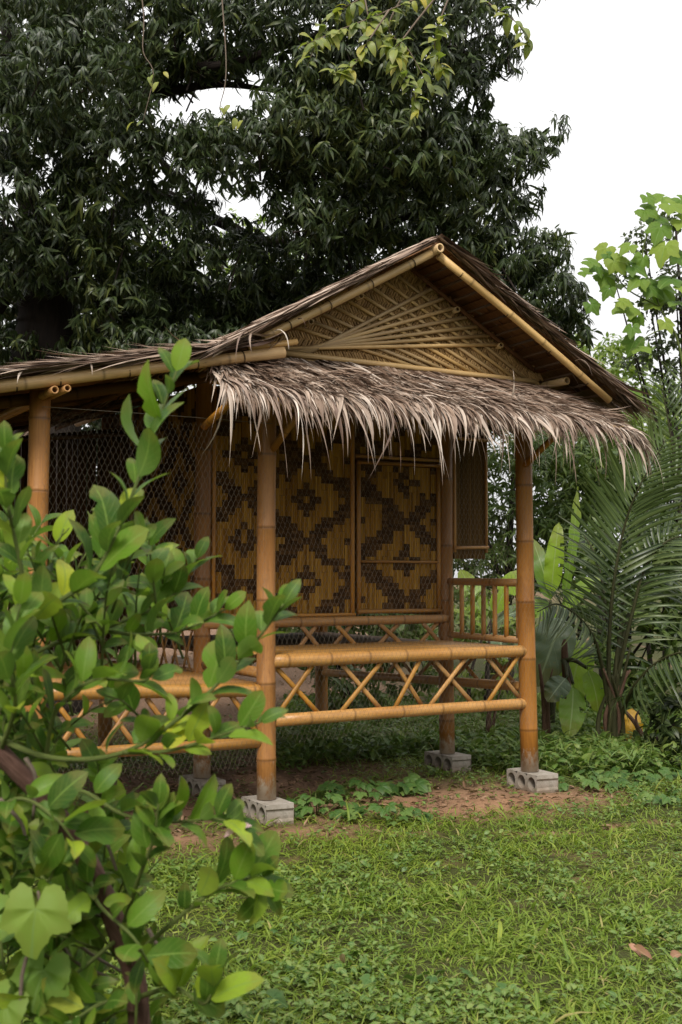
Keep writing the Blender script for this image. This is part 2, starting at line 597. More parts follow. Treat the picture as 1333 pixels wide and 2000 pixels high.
def mat_ground():
    t = NT('ground')
    tc = t.n('ShaderNodeTexCoord').outputs['Object']
    g = t.attr('gm')
    lit = t.attr('litter')
    n1 = t.noise(tc, 2.2, 6, .6)
    n2 = t.noise(tc, 26, 5, .7)
    n3 = t.noise(tc, 110, 4, .75)
    vo = t.n('ShaderNodeTexVoronoi')
    vo.inputs['Scale'].default_value = 34
    t.l(tc, vo.inputs['Vector'])
    dirt = t.mix(t.ramp(n1, [(.3, 0.0), (.7, 1.0)]), (.27, .14, .075), (.40, .235, .135))
    dirt = t.mix(t.math('MULTIPLY', t.ramp(n2, [(.45, 0.0), (.7, 1.0)]), .5), dirt, (.15, .08, .045))
    dirt = t.mix(t.math('MULTIPLY', t.ramp(n3, [(.5, 0.0), (.7, 1.0)]), .35), dirt, (.46, .29, .18))
    litt = t.mix(t.ramp(t.n('ShaderNodeSeparateColor').outputs[0] if False else vo.outputs['Distance'], [(.1, 0.0), (.6, 1.0)]), (.25, .145, .09), (.085, .05, .03))
    litt = t.mix(t.math('MULTIPLY', n2, .6), litt, (.33, .21, .14))
    soil = t.mix(n2, (.030, .038, .012), (.075, .072, .024))
    c = t.mix(lit, dirt, litt)
    c = t.mix(g, c, soil)
    t.bump(t.math('ADD', n2, t.math('MULTIPLY', n3, .5)), .7, .02)
    return t.fin(c, .95, .1)
M_GROUND = mat_ground()
M_GRASS = mat_leaf('grass_blades', [(0.0, (.088, .165, .014)), (.45, (.165, .245, .022)), (.8, (.26, .31, .036)), (.93, (.30, .30, .07)), (1.0, (.40, .31, .14))], trans=.35, rough=.5, spec=.3, vein=0, ribw=.3, rib=(.21, .26, .06), spots=.15)
M_WEED = mat_leaf('weed_leaves', [(0.0, (.055, .125, .020)), (.5, (.105, .19, .032)), (1.0, (.18, .25, .05))], trans=.3, rough=.5, vein=0, ribw=.2)
M_LOBE_O = mat_leaf('lobed_leaves', [(0.0, (.08, .16, .025)), (.5, (.14, .235, .035)), (1.0, (.23, .30, .05))], by_obj=True, trans=.42, rough=.55, spec=.2, vein=0, ribw=.10, rib=(.17, .26, .07), spots=.06)
M_LIME_O = mat_leaf('lime_leaf', [(0.0, (.030, .078, .010)), (.3, (.062, .140, .014)), (.6, (.115, .215, .018)), (.85, (.20, .30, .025)), (.95, (.30, .38, .03)), (1.0, (.46, .46, .03))], by_obj=True, trans=.32, rough=.45, spec=.18, ribw=.09, rib=(.17, .26, .05))
M_LIME = mat_leaf('lime_leaf_mass', [(0.0, (.022, .060, .009)), (.4, (.055, .120, .013)), (.8, (.11, .20, .018)), (1.0, (.20, .30, .025))], trans=.32, rough=.45, spec=.18, ribw=.09, rib=(.17, .26, .05))
M_MANGO = mat_leaf('mango_leaves', [(0.0, (.008, .016, .005)), (.5, (.015, .028, .008)), (.85, (.030, .047, .012)), (1.0, (.075, .09, .02))], trans=.12, rough=.40, spec=.28, vein=0, ribw=.16, rib=(.10, .13, .05), spots=.05)
M_VINE_O = mat_leaf('vine_leaf', [(0.0, (.10, .14, .025)), (.6, (.19, .23, .035)), (.9, (.28, .29, .04)), (1.0, (.42, .33, .04))], by_obj=True, trans=.35, rough=.45, vein=.15)
M_BACK = mat_leaf('back_leaves', [(0.0, (.020, .044, .009)), (.5, (.046, .084, .016)), (1.0, (.115, .16, .034))], trans=.25, rough=.42, spec=.28, vein=0, spots=.1)
M_BACK2 = mat_leaf('back_leaves_light', [(0.0, (.07, .12, .022)), (.5, (.13, .19, .035)), (1.0, (.22, .27, .05))], trans=.35, rough=.45, spec=.28, vein=0, spots=.1)
M_SMALL = mat_leaf('small_dark_leaves', [(0.0, (.015, .026, .009)), (1.0, (.055, .075, .022))], trans=.2, rough=.45, vein=0, spots=.05)
M_PALM_O = mat_leaf('palm_leaflet', [(0.0, (.018, .034, .012)), (.6, (.036, .058, .020)), (1.0, (.075, .10, .032))], by_obj=True, trans=.18, rough=.34, spec=.28, vein=0, spots=.05)
M_PALM = mat_leaf('palm_leaflets', [(0.0, (.018, .034, .012)), (.6, (.036, .058, .020)), (1.0, (.075, .10, .032))], trans=.18, rough=.34, spec=.28, vein=0, spots=.05)
M_BANANA_O = mat_leaf('banana_leaf', [(0.0, (.09, .17, .02)), (.5, (.16, .28, .025)), (1.0, (.24, .36, .035))], by_obj=True, trans=.45, rough=.4, ribw=.07, rib=(.28, .36, .14), vein=.12)
M_BANANA_G = mat_leaf('banana_leaf_grey', [(0.0, (.075, .12, .065)), (1.0, (.11, .16, .085))], by_obj=True, trans=.2, rough=.35, ribw=.07, rib=(.28, .34, .2), vein=.12)
M_YELLOW_O = mat_leaf('yellowed_leaf', [(0.0, (.52, .25, .02)), (1.0, (.60, .33, .03))], by_obj=True, trans=.3, rough=.5, ribw=.07, rib=(.5, .3, .08), vein=.1, spots=.1)
M_DRY_O = mat_leaf('dry_leaf', [(0.0, (.22, .11, .07)), (1.0, (.42, .22, .16))], by_obj=True, trans=.1, rough=.7, spec=.2, rib=(.3, .2, .12), vein=.2, spots=.2)
M_LITTER = mat_leaf('litter_leaves', [(0.0, (.07, .04, .025)), (.5, (.16, .09, .052)), (1.0, (.32, .20, .13))], trans=.08, rough=.75, spec=.2, rib=(.25, .15, .09), vein=0, spots=.1)
M_PETAL = mat_leaf('petal', [(0.0, (.62, .38, .40)), (1.0, (.75, .52, .54))], by_obj=True, trans=.3, rough=.5, spec=.2, rib=(.7, .5, .5), vein=0, spots=.0)
M_MANGOBARK = mat_bark('mango_bark', (.018, .013, .010), (.038, .028, .022))
M_LIMEBARK = mat_bark('lime_bark', (.085, .042, .030), (.17, .095, .07), (30, 30, 6), .7)
M_TWIG = mat_bark('green_twig', (.10, .14, .03), (.16, .19, .05), (60, 60, 8), .6)
M_DRYTWIG = mat_bark('grey_twig', (.16, .12, .09), (.26, .20, .15), (60, 60, 8), .8)
M_STEM = mat_bark('palm_stem', (.030, .034, .012), (.065, .06, .022), (20, 20, 3), .6)
M_DEADSTEM = mat_bark('dead_stem', (.09, .05, .032), (.17, .10, .065), (16, 16, 3), .8)

# ------------------------------------------------------------------ ground
def bare(x, y):
    """how bare the soil is (0 grass, 1 bare)"""
    u, v = hut_local(x, y)
    nz = fbm(x * 1.7 + 3, y * 1.7)
    n2 = fbm(x * 5 + 7, y * 5 + 2)
    def soft(d):
        return np.clip(d, 0, 1)
    under = soft(1.6 - np.maximum(np.abs(u - .1) / 1.75, np.abs(v - 1.1) / 1.45) * 1.35 + (nz - .5) * 1.3)
    p = G(900, 1562)
    patch = soft(1.7 - np.hypot((x - p[0]) / .78, (y - p[1]) / .54) + (nz - .5) * 1.2)
    p2 = G(560, 1625)
    p2b = soft(1.15 - np.hypot((x - p2[0]) / .75, (y - p2[1]) / .28) + (nz - .5) * 1.2)
    p3 = G(1050, 1630)
    p3b = soft(1.0 - np.hypot((x - p3[0]) / .42, (y - p3[1]) / .13) + (n2 - .5) * 1.2)
    p4 = G(330, 1640)
    p4b = soft(1.2 - np.hypot((x - p4[0]) / .9, (y - p4[1]) / .35) + (nz - .5))
    spots_ = soft((n2 - .66) * 5) * soft((y - 5.0) / 2)
    far = soft((y - 10.2) * .5) * soft((1.6 - x) * .8)
    return np.clip(np.maximum.reduce([under, patch, p2b, p3b, p4b, spots_ * .8, far]), 0, 1)
def zground(x, y):
    return .05 * (fbm(x * .6, y * .6) - .5) * np.clip((np.hypot(x - .4, y - 8.5) - 2.6) / 1.5, 0.1, 1) + .012 * (fbm(x * 6, y * 6) - .5)
xs = np.concatenate([[-400, -200, -100, -50, -25, -15, -10], np.arange(-7, 7.01, .09), [10, 15, 25, 50, 100, 200, 400]])
ys = np.concatenate([[-200, -60, -20, -6, 0, 2], np.arange(3, 14.01, .09), np.arange(15, 32, 1.0), [40, 60, 100, 200, 500, 900]])
XX, YY = np.meshgrid(xs, ys)
nx, ny = len(xs), len(ys)
ZZ = zground(XX, YY)
gv = np.stack([XX.ravel(), YY.ravel(), ZZ.ravel()], 1)
ii = (np.arange(ny - 1)[:, None] * nx + np.arange(nx - 1)[None]).ravel()
gf = np.stack([ii, ii + 1, ii + nx + 1, ii + nx], 1)
bb = bare(gv[:, 0], gv[:, 1])
uu, vv = hut_local(gv[:, 0], gv[:, 1])
lit = np.clip(np.clip(1.4 - np.maximum(np.abs(uu + .2) / 2.2, np.abs(vv - 1.5) / 1.6) + (fbm(gv[:, 0] * 3, gv[:, 1] * 3) - .5), 0, 1) + np.clip((gv[:, 1] - 10) * .5, 0, 1), 0, 1)
gme = new_mesh('ground', gv, gf, M_GROUND, True, {'gm': 1 - bb, 'litter': lit})
obj('ground', gme, None, 'structure')

# ------------------------------------------------------------------ the hut
W = 2.09
hut = thing('bamboo_hut', 'raised golden bamboo hut with thatched roof, woven walls and porch', 'hut', tuple(HO), HA)
POSTS = [(0, 0, 2.90, .061, .13), (W, 0, 2.88, .063, .13), (-1.45, 0, 2.56, .062, .12), (0, .99, 2.95, .060, .12), (W - .01, .99, 2.95, .060, .13),
         (W, 3.0, 2.9, .06, .02), (0, 3.0, 2.9, .06, .02), (-1.45, 2.4, 2.5, .06, .02)]
for i, (u, v, zt, r, zb) in enumerate(POSTS):
    bamboo('post', (u, v, zb), (u + (-.03 if i == 1 else 0), v, zt), r, M_POST, hut, .46, 20, .008, .05)

# porch floor and frame
bamboo('floor_beam', (.03, -.005, .975), (W - .02, -.005, .978), .043, M_BEAM, hut, .33, 16, .006)
bamboo('floor_beam', (.05, -.002, .607), (W + .0, -.002, .606), .040, M_BEAM, hut, .36, 16, .008)
bamboo('floor_beam', (.0, .99, .93), (W, .99, .93), .036, M_RAIL, hut, .36)
bamboo('floor_beam', (W, .04, .72), (W, 2.95, .62), .036, M_RAIL, hut, .36)
bamboo('floor_beam', (W, .04, .95), (W, 2.95, .95), .036, M_RAIL, hut, .36)
bamboo('floor_beam', (0, .05, .90), (0, .95, .90), .036, M_RAIL, hut, .36)
bamboo('floor_beam', (0, 1.04, .82), (0, 2.95, .80), .040, M_RAIL, hut, .36)
bamboo('floor_beam', (0, 3.0, .93), (W, 3.0, .93), .036, M_RAIL, hut, .36)
bamboo('floor_beam', (-.02, .96, 1.175), (W - .02, .96, 1.178), .036, M_RAIL, hut, .32)
bamboo('floor_beam', (-.03, 1.03, 1.16), (-.03, 2.97, 1.14), .034, M_RAIL, hut, .32)
for k in range(17):                                   # split-cane floor laths running along the front
    v = .055 + k * .056
    m = MB()
    m.bar((.07, v, 1.000), (W - .06, v, 1.000), .050, .012, (0, 0, 1), R.random())
    m.build('floor_lath', M_LATH, hut, True)
m = MB()
m.box((W / 2, 2.0, .985), (W / 2 - .02, .93, .012))
m.build('floor_board', M_SHINGLE, hut)
# crossed laths below the porch floor
for a, b in (((190, 265), (350, 400)), ((325, 240), (193, 370)), ((435, 235), (580, 380)), ((580, 225), (430, 390)), ((630, 225), (735, 370)),
             ((722, 225), (628, 375)), ((778, 215), (920, 360)), ((892, 215), (758, 370)), ((975, 210), (1100, 345)), ((1087, 210), (973, 355))):
    u0, u1 = onv(440 + a[0] / 1.904), onv(440 + b[0] / 1.904)
    back = a[0] > b[0]
    m = MB()
    v = .014 if not back else -.004
    m.bar((max(u0, .05), v, .945), (min(max(u1, .05), W - .05), v, .636), .034, .012, (0, -1, 0), R.random())
    m.build('lattice_lath', M_LATH, hut, True)
# crossed laths below the room wall, front and left side
for a, b in ((95, 180), (190, 105), (275, 350), (335, 260), (405, 490), (465, 385), (565, 660), (640, 550), (725, 800), (785, 705)):
    u0, u1 = onv(440 + a / 1.904, .99), onv(440 + b / 1.904, .99)
    m = MB()
    v = .955 if a < b else .970
    m.bar((u0, v, 1.150), (u1, v, .965), .036, .010, (0, -1, 0), R.random())
    m.build('lattice_lath', M_RAIL, hut, True)
for k in range(9):
    v0 = 1.12 + k * .215
    for s in (0, 1):
        m = MB()
        a, b = (v0, v0 + .16) if s else (v0 + .16, v0)
        m.bar((-.035 + .012 * s, a, 1.13), (-.035 + .012 * s, b, .845), .030, .010, (-1, 0, 0), R.random())
        m.build('lattice_lath', M_RAIL, hut, True)
for k in range(6):                                    # right side, seen from inside through the front lattice
    v0 = .15 + k * .46
    for s in (0, 1):
        m = MB()
        a, b = (v0, v0 + .36) if s else (v0 + .36, v0)
        m.bar((W + .03 - .012 * s, a, .935), (W + .03 - .012 * s, b, .70), .034, .010, (1, 0, 0), R.random())
        m.build('lattice_lath', M_LATH, hut, True)

# woven walls ------------------------------------------------------
CW, CH = .050, .0505
def pattern(i, j):
    """rings inside interleaved diamonds, two cells thick"""
    for (ox, oy) in ((0, 0), (9, 6)):
        a = abs((i - ox + 9) % 19 - 9)
        b = abs((j - oy + 6) % 12 - 6)
        if a + b <= 2 and a + b > 0 and not (a == 2 and b == 0 and False):
            return True
        if abs(a / 8.0 + b / 6.0 - 1.0) < .15:
            return True
    return False
def woven(parent, u0, u1, z0, z1, cu, cz, place, noisy=.11):
    """place(u, z, out) -> point; light upright splints and dark cross splints, each strip real"""
    li, dk, bk = MB(), MB(), MB()
    nc, nr = int((u1 - u0) / CW + .5), int((z1 - z0) / CH + .5)
    cw, ch = (u1 - u0) / nc, (z1 - z0) / nr
    ci, cj = int((cu - u0) / cw), int((cz - z0) / ch)
    D = [[pattern(i - ci, j - cj) != (R.random() < noisy * .3) for j in range(nr)] for i in range(nc)]
    def slab(mb, a, b, c, d, o0, o1, rn, vert):
        V = [place(a, c, o0), place(b, c, o0), place(b, d, o0), place(a, d, o0), place(a, c, o1), place(b, c, o1), place(b, d, o1), place(a, d, o1)]
        k = rn * 9
        B = [((x if vert else z) + k, o + k, (z if vert else x) + k) for (x, z, o) in ((a, c, 0), (b, c, 0), (b, d, 0), (a, d, 0), (a, c, .01), (b, c, .01), (b, d, .01), (a, d, .01))]
        mb.add(V, [(4, 5, 6, 7), (0, 1, 5, 4), (1, 2, 6, 5), (2, 3, 7, 6), (3, 0, 4, 7)], B, None, rn)
    slab(bk, u0, u1, z0, z1, -.012, 0.0, .5, True)
    for i in range(nc):
        j = 0
        while j < nr:
            if not D[i][j]:
                k = j
                while k < nr and not D[i][k] and (k - j) < 3 + (i * 7 + j) % 3:
                    k += 1
                for s in range(3):
                    a = u0 + i * cw + s * cw / 3 + .0012
                    o = .006 + .004 * math.sin(i * 2.1 + j) + R.random() * .002
                    slab(li, a, a + cw / 3 - .0020, z0 + j * ch + .001, z0 + k * ch - .001, .001, o, min(1, max(0, R.gauss(.5, .24))), True)
                j = k
            else:
                j += 1
    for j in range(nr):
        i = 0
        while i < nc:
            if D[i][j]:
                k = i
                while k < nc and D[k][j] and (k - i) < 3:
                    k += 1
                for h_ in range(i, k):
                    c = z0 + j * ch
                    slab(dk, u0 + h_ * cw + .0008, u0 + (h_ + 1) * cw - .0008, c + .0015, c + ch * .5 - .0008, .001, .009 + R.random() * .005, R.random(), False)
                    slab(dk, u0 + h_ * cw + .0008, u0 + (h_ + 1) * cw - .0008, c + ch * .5 + .0008, c + ch - .0015, .001, .009 + R.random() * .005, R.random(), False)
                i = k
            else:
                i += 1
    bk.build('backing_mat', M_DARKWALL, parent)
    li.build('light_splints', M_WEAVE_L, parent, kind='stuff')
    dk.build('dark_splints', M_WEAVE_D, parent, kind='stuff')
def panel_root(name, parent):
    """a frame lath board that parents the woven splints"""
    return None
def frame_part(name, rails, parent, mat, nrm=(0, -1, 0)):
    m = MB()
    for (p0, p1, wd) in rails:
        m.bar(p0, p1, wd, .016, nrm, R.random())
    return m.build(name, mat, parent, True)
front = lambda u, z, o: (u, 1.0 - o, z)
VF = .990
wp = frame_part('wall_panel', [((.075, VF, 1.222), (.075, VF, 2.86), .035), ((1.215, VF, 1.215), (1.215, VF, 2.86), .04), ((.06, VF - .006, 1.228), (1.235, VF - .006, 1.222), .030)], hut, M_RAIL)
woven(wp, .09, 1.20, 1.235, 2.86, .83, 2.05, front)
dp = frame_part('door', [((1.265, VF - .008, 1.225), (1.265, VF - .008, 2.375), .038), ((2.0, VF - .008, 1.225), (2.0, VF - .008, 2.375), .042),
                         ((1.25, VF - .016, 1.245), (2.02, VF - .016, 1.243), .034), ((1.28, VF - .016, 1.622), (1.99, VF - .016, 1.620), .022), ((1.25, VF - .016, 2.372), (2.02, VF - .016, 2.378), .028)], hut, M_RAIL)
woven(dp, 1.28, 1.985, 1.258, 2.36, 1.72, 2.24, front)
up = frame_part('wall_panel', [((1.24, VF - .004, 2.42), (2.05, VF - .004, 2.42), .03)], hut, M_RAIL)
woven(up, 1.235, 2.05, 2.44, 2.86, 1.6, 2.65, front)
left = lambda v, z, o: (.0 - o, v, z)
lp = frame_part('wall_panel', [((-.002, 1.07, 1.20), (-.002, 1.07, 2.86), .04), ((-.002, 2.93, 1.2), (-.002, 2.93, 2.86), .04), ((-.008, 1.06, 1.205), (-.008, 2.95, 1.19), .03)], hut, M_RAIL, (-1, 0, 0))
woven(lp, 1.09, 2.91, 1.215, 2.86, 1.9, 1.9, left)
m = MB()
m.box((W - .01, 2.0, 2.03), (.012, .92, .83))
m.build('wall_panel', M_WEAVE_L, hut)
m = MB()
m.box((W / 2, 3.0, 2.03), (W / 2 - .05, .012, .83))
m.build('wall_panel', M_WEAVE_L, hut)
# window shutter swung out from the right wall
sh = frame_part('window_shutter', [((2.16, .99, 1.70), (2.16, .99, 2.62), .03), ((2.475, .99, 1.70), (2.475, .99, 2.62), .026), ((2.15, .986, 1.735), (2.49, .986, 1.742), .03), ((2.15, .986, 2.61), (2.49, .986, 2.61), .03)], hut, M_RAIL)
m = MB()
for k in range(14):
    m.box((2.174 + k * .0217, 1.004, 2.15), (.0098, .006, .50), None, R.random())
m.build('light_splints', M_SHUT, sh, kind='stuff')
m = MB()
m.box((2.32, 1.014, 2.15), (.16, .003, .50))
m.build('backing_mat', M_DARKWALL, sh)
# side railing of the porch
rl = bamboo('railing', (W - .012, .05, 1.462), (W - .012, .95, 1.470), .030, M_RAIL, hut, .5)
bamboo('rail', (W - .012, .05, 1.050), (W - .012, .95, 1.055), .026, M_RAIL, rl, .5)
for k in range(7):
    v = .09 + k * .137
    m = MB()
    m.bar((W - .018, v, 1.06), (W - .018, v, 1.45), .040, .016, (-1, -.4, 0), R.random())
    m.build('baluster', M_RAIL, rl, True)

# left wing --------------------------------------------------------
bamboo('floor_beam', (-1.40, -.0, .848), (-.05, -.0, .800), .042, M_BEAM, hut, .4, 16, .006)
bamboo('floor_beam', (-1.40, .0, .50), (-.05, 0, .480), .036, M_BEAM, hut, .4)
bamboo('floor_beam', (-1.45, .05, .80), (-1.45, 2.35, .80), .04, M_RAIL, hut, .4)
for k in range(22):
    v = .06 + k * .105
    m = MB()
    m.bar((-1.42, v, .868), (-.03, v, .835), .094, .012, (0, 0, 1), R.random())
    m.build('floor_lath', M_BEAM, hut, True)
for k in range(5):
    u0 = -1.33 + k * .27
    for s in (0, 1):
        m = MB()
        a, b = (u0, u0 + .2) if s else (u0 + .2, u0)
        m.bar((a, .01 * s, .79), (b, .01 * s, .52), .034, .012, (0, -1, 0), R.random())
        m.build('lattice_lath', M_RAIL, hut, True)
wb_ = frame_part('wall_panel', [((-1.41, 2.44, .98), (-1.41, 2.44, 2.52), .04), ((-.04, 2.44, .98), (-.04, 2.44, 2.68), .04), ((-1.42, 2.43, 1.0), (-.03, 2.43, 1.0), .04), ((-1.42, 2.43, 2.50), (-.03, 2.43, 2.66), .04)], hut, M_SHADED)  # added wall closing the wing's back to darken the bay
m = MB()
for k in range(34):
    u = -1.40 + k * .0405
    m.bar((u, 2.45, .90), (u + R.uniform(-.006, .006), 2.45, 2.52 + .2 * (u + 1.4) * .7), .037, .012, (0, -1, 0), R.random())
m.build('added_wall_laths', M_SHADED, wb_, True, kind='stuff')
# roof poles -------------------------------------------------------
RZ, RU, SL = 3.665, 1.075, .565           # ridge height, ridge u, slope
VB = -.31                                  # plane of the barge poles
VE = 3.9
def rz(u):
    return RZ - SL * abs(u - RU)
bamboo('ridge_pole', (RU, VB - .06, RZ - .005), (RU, VE, RZ - .10), .031, M_GABLE, hut, .4)
bamboo('barge_pole', (RU - .035, VB, RZ - .035), (-.19, VB, rz(-.19) - .005), .027, M_GABLE, hut, .36, 16, .008)
bamboo('barge_pole', (RU + .03, VB + .005, RZ - .035), (2.60, VB, 2.775), .027, M_GABLE, hut, .38, 16, .012)
for u in (-.02, W + .0):
    bamboo('wall_plate', (u, .06, 2.925), (u, VE - .1, 2.9), .032, M_GABLE, hut, .4)
bamboo('purlin', (2.30, -.20, 2.91), (2.30, VE - .1, 2.9), .028, M_GABLE, hut, .4)
for u in (.30, .68, 1.47, 1.85):
    bamboo('purlin', (u, -.02, rz(u) - .075), (u, VE - .1, rz(u) - .13), .022, M_GABLE, hut, .4, 8)
bamboo('tie_beam', (-.2, .03, 2.905), (W + .12, .03, 2.905), .034, M_GABLE, hut, .4)
bamboo('tie_beam', (-.1, .99, 2.90), (W + .1, .99, 2.90), .034, M_GABLE, hut, .4)
# left wing roof poles
def wz(u):
    return 2.885 + .207 * min(u, 0.0) 
bamboo('wing_rake_pole', (-2.7, -.25, wz(-2.7)), (-.02, -.25, wz(-.02)), .037, M_RAW, hut, .42, 16, .006)
bamboo('wing_rake_pole', (-.26, -.235, wz(-.26) + .05), (.08, -.235, wz(0) + .075), .020, M_RAW, hut, .3)
bamboo('wing_rake_pole', (-2.7, .05, wz(-2.7) - .06), (.0, .05, wz(0) - .06), .034, M_SHADED, hut, .42)
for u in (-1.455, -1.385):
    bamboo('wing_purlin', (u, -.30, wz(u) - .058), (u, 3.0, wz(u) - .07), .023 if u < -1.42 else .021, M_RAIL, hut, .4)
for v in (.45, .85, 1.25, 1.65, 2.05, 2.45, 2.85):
    bamboo('wing_rafter', (-2.6, v, wz(-2.6) - .005), (-.05, v, wz(-.05) - .005), .024, M_SHADED, hut, .4, 8)
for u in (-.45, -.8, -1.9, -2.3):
    bamboo('wing_purlin', (u, -.2, wz(u) - .05), (u, 3.0, wz(u) - .05), .02, M_SHADED, hut, .4, 8)
# skirt poles and their braces
bamboo('skirt_pole', (-.50, -.49, 2.535), (2.56, -.48, 2.545), .026, M_RAW, hut, .38)
bamboo('skirt_pole', (-.10, -.26, 2.655), (2.45, -.26, 2.65), .020, M_RAIL, hut, .38, 10)
for u in (.015, W - .05, -.45):
    bamboo('skirt_brace', (u, -.03, 2.30 if u > -.1 else 2.42), (u, -.47, 2.535), .024, M_RAIL, hut, .4, 10)
for u in (.5, 1.05, 1.6):
    bamboo('skirt_rafter', (u, .02, 2.81), (u, -.50, 2.52), .018, M_RAIL, hut, .4, 8)

def lashing(p, ax, r, turns=2):
    """dark cord wound round a pole"""
    ax = np.array(ax, float) / np.linalg.norm(ax)
    e1 = np.cross(ax, [0.2, .9, .3])
    e1 /= np.linalg.norm(e1)
    e2 = np.cross(ax, e1)
    pts = []
    for k in range(turns * 10 + 1):
        an = 2 * math.pi * k / 10
        pts.append(np.array(p) + (e1 * math.cos(an) + e2 * math.sin(an)) * (r + .0025) + ax * (k / (turns * 10) - .5) * .010)
    m = MB()
    m.tube(pts, [.0017] * len(pts), 4)
    m.build('lashing', M_CORD, hut, True)
for f in (.12, .38, .63, .86):
    lashing((RU - .035 + (-.19 - RU + .035) * f, VB, RZ - .035 + (rz(-.19) - RZ + .03) * f), (-1.23, 0, -.70), .027)
    lashing((RU + .03 + (2.57 - RU) * f, VB + .004, RZ - .035 + (2.775 - RZ + .035) * f), (1.5, 0, -.86), .027)
for u in (-1.66, -1.42, -1.02, -.6, -.3):
    lashing((u, -.25, wz(u)), (1, 0, .207), .037)
# gable: herringbone mat behind, two fans of split cane in front
def in_gable(u, z):
    return z > 2.90 and z < rz(u) - .045
mt = MB()
mt.add([(.0, .05, 2.90), (2.15, .05, 2.90), (RU, .05, RZ - .04)], [(0, 1, 2)])
gm_ = mt.build('gable_mat', M_DARKWALL, hut)
m = MB()
sw = .021
for a in range(-10, 130):
    for b in range(0, 40):
        # diagonal twill: short splints alternate direction by band
        band = b // 1
        x0 = a * sw * 1.02
        z0 = 2.885 + b * .052
        sgn = 1 if b % 2 == 0 else -1
        p0 = np.array([x0, 0, z0])
        p1 = np.array([x0 + sgn * .030 + R.uniform(-.004, .004), 0, z0 + .056])
        c = (p0 + p1) / 2
        if in_gable(c[0], c[2] - .02):
            m.bar((p0[0], .032 + .004 * (a % 2), p0[2]), (p1[0], .030 + .005 * R.random(), p1[2]), .019, .006, (0, -1, .0), min(1, max(0, R.gauss(.5, .25))))
m.build('light_splints', M_MAT, gm_, True, kind='stuff')
CLx, CRx = .075, 2.13
ends = []
for k in range(7):
    u = 1.23 + k * .098
    ends.append(((CLx + .035 * (6 - k), 2.945 + .002 * k), (u + .04, rz(u + .04) - .06), .010))
for (a, b, dv) in ends:
    m = MB()
    m.bar((a[0], dv, a[1]), (b[0], dv, b[1]), .027, .013, (0, -1, 0), R.random())
    m.build('gable_splint', M_GABLE, hut, True)
for k in range(9):
    u = .20 + k * .098
    m = MB()
    m.bar((1.15 + .120 * k, .024, 2.935), (u, .024, rz(u) - .055), .026, .010, (0, -1, 0), R.random())
    m.build('gable_splint', M_GABLE, hut, True)
m = MB()
m.bar((.03, -.012, 2.928), (2.16, -.012, 2.918), .040, .018, (0, -1, .2), .4)
m.build('gable_splint', M_GABLE, hut, True)

for (ua, ub) in ((RU - .02, .02), (RU + .02, 2.15)):
    m = MB()
    m.bar((ua, -.004, rz(ua) - .050), (ub, -.004, rz(ub) - .050), .034, .014, (0, -1, 0), R.random())
    m.build('gable_splint', M_SHINGLE, hut, True)

# shingle rows seen from below -------------------------------------
def slope_rows(side):
    d = np.array([-1.0 if side < 0 else 1.0, 0, -SL])
    d /= np.linalg.norm(d)
    nrm = np.array([-d[2] if side > 0 else d[2], 0, abs(d[0])])
    nrm = np.cross(np.array([0, 1.0, 0]), d) * (1 if side > 0 else -1)
    if nrm[2] < 0:
        nrm = -nrm
    Ls = 1.82 if side > 0 else 1.52
    K = 13 if side > 0 else 11
    for k in range(K):
        s = .02 + k * (Ls / K)
        c = np.array([RU, (VB + VE) / 2, RZ + .045]) + d * (s + Ls / K * .6)
        ti = .10
        dd = d * math.cos(ti) + nrm * math.sin(ti)
        nn = np.cross(np.array([0, 1.0, 0]), dd)
        if nn[2] < 0:
            nn = -nn
        m = MB()
        c2 = c + nrm * .012 - np.array([0, 0, .05])
        # sheet sagging towards the back like the ridge
        m.box(c2, (Ls / K * .66, (VE - VB) / 2 - .0, .006), np.array([dd, [0, 1, -.024], nn]), R.random())
        m.build('thatch_shingle', M_SHINGLE, hut)
        if side > 0:
            e = c - d * (Ls / K * .6) - nrm * .012 - np.array([0, 0, .045])
            bamboo('roof_batten', (e[0], VB + .03, e[2]), (e[0], VE - .1, e[2] - .10), .010, M_DARKBAM, hut, .6, 6, hollow=False)
slope_rows(1)
slope_rows(-1)
for k in range(9):
    u = -.02 - k * .30
    m = MB()
    m.box((u - .17, 1.36, wz(u - .17) + .05), (.18, 1.60, .006), np.array([[.979, 0, .203], [0, 1, 0], [-.203, 0, .979]]), R.random())
    m.build('thatch_shingle', M_SHINGLE, hut)

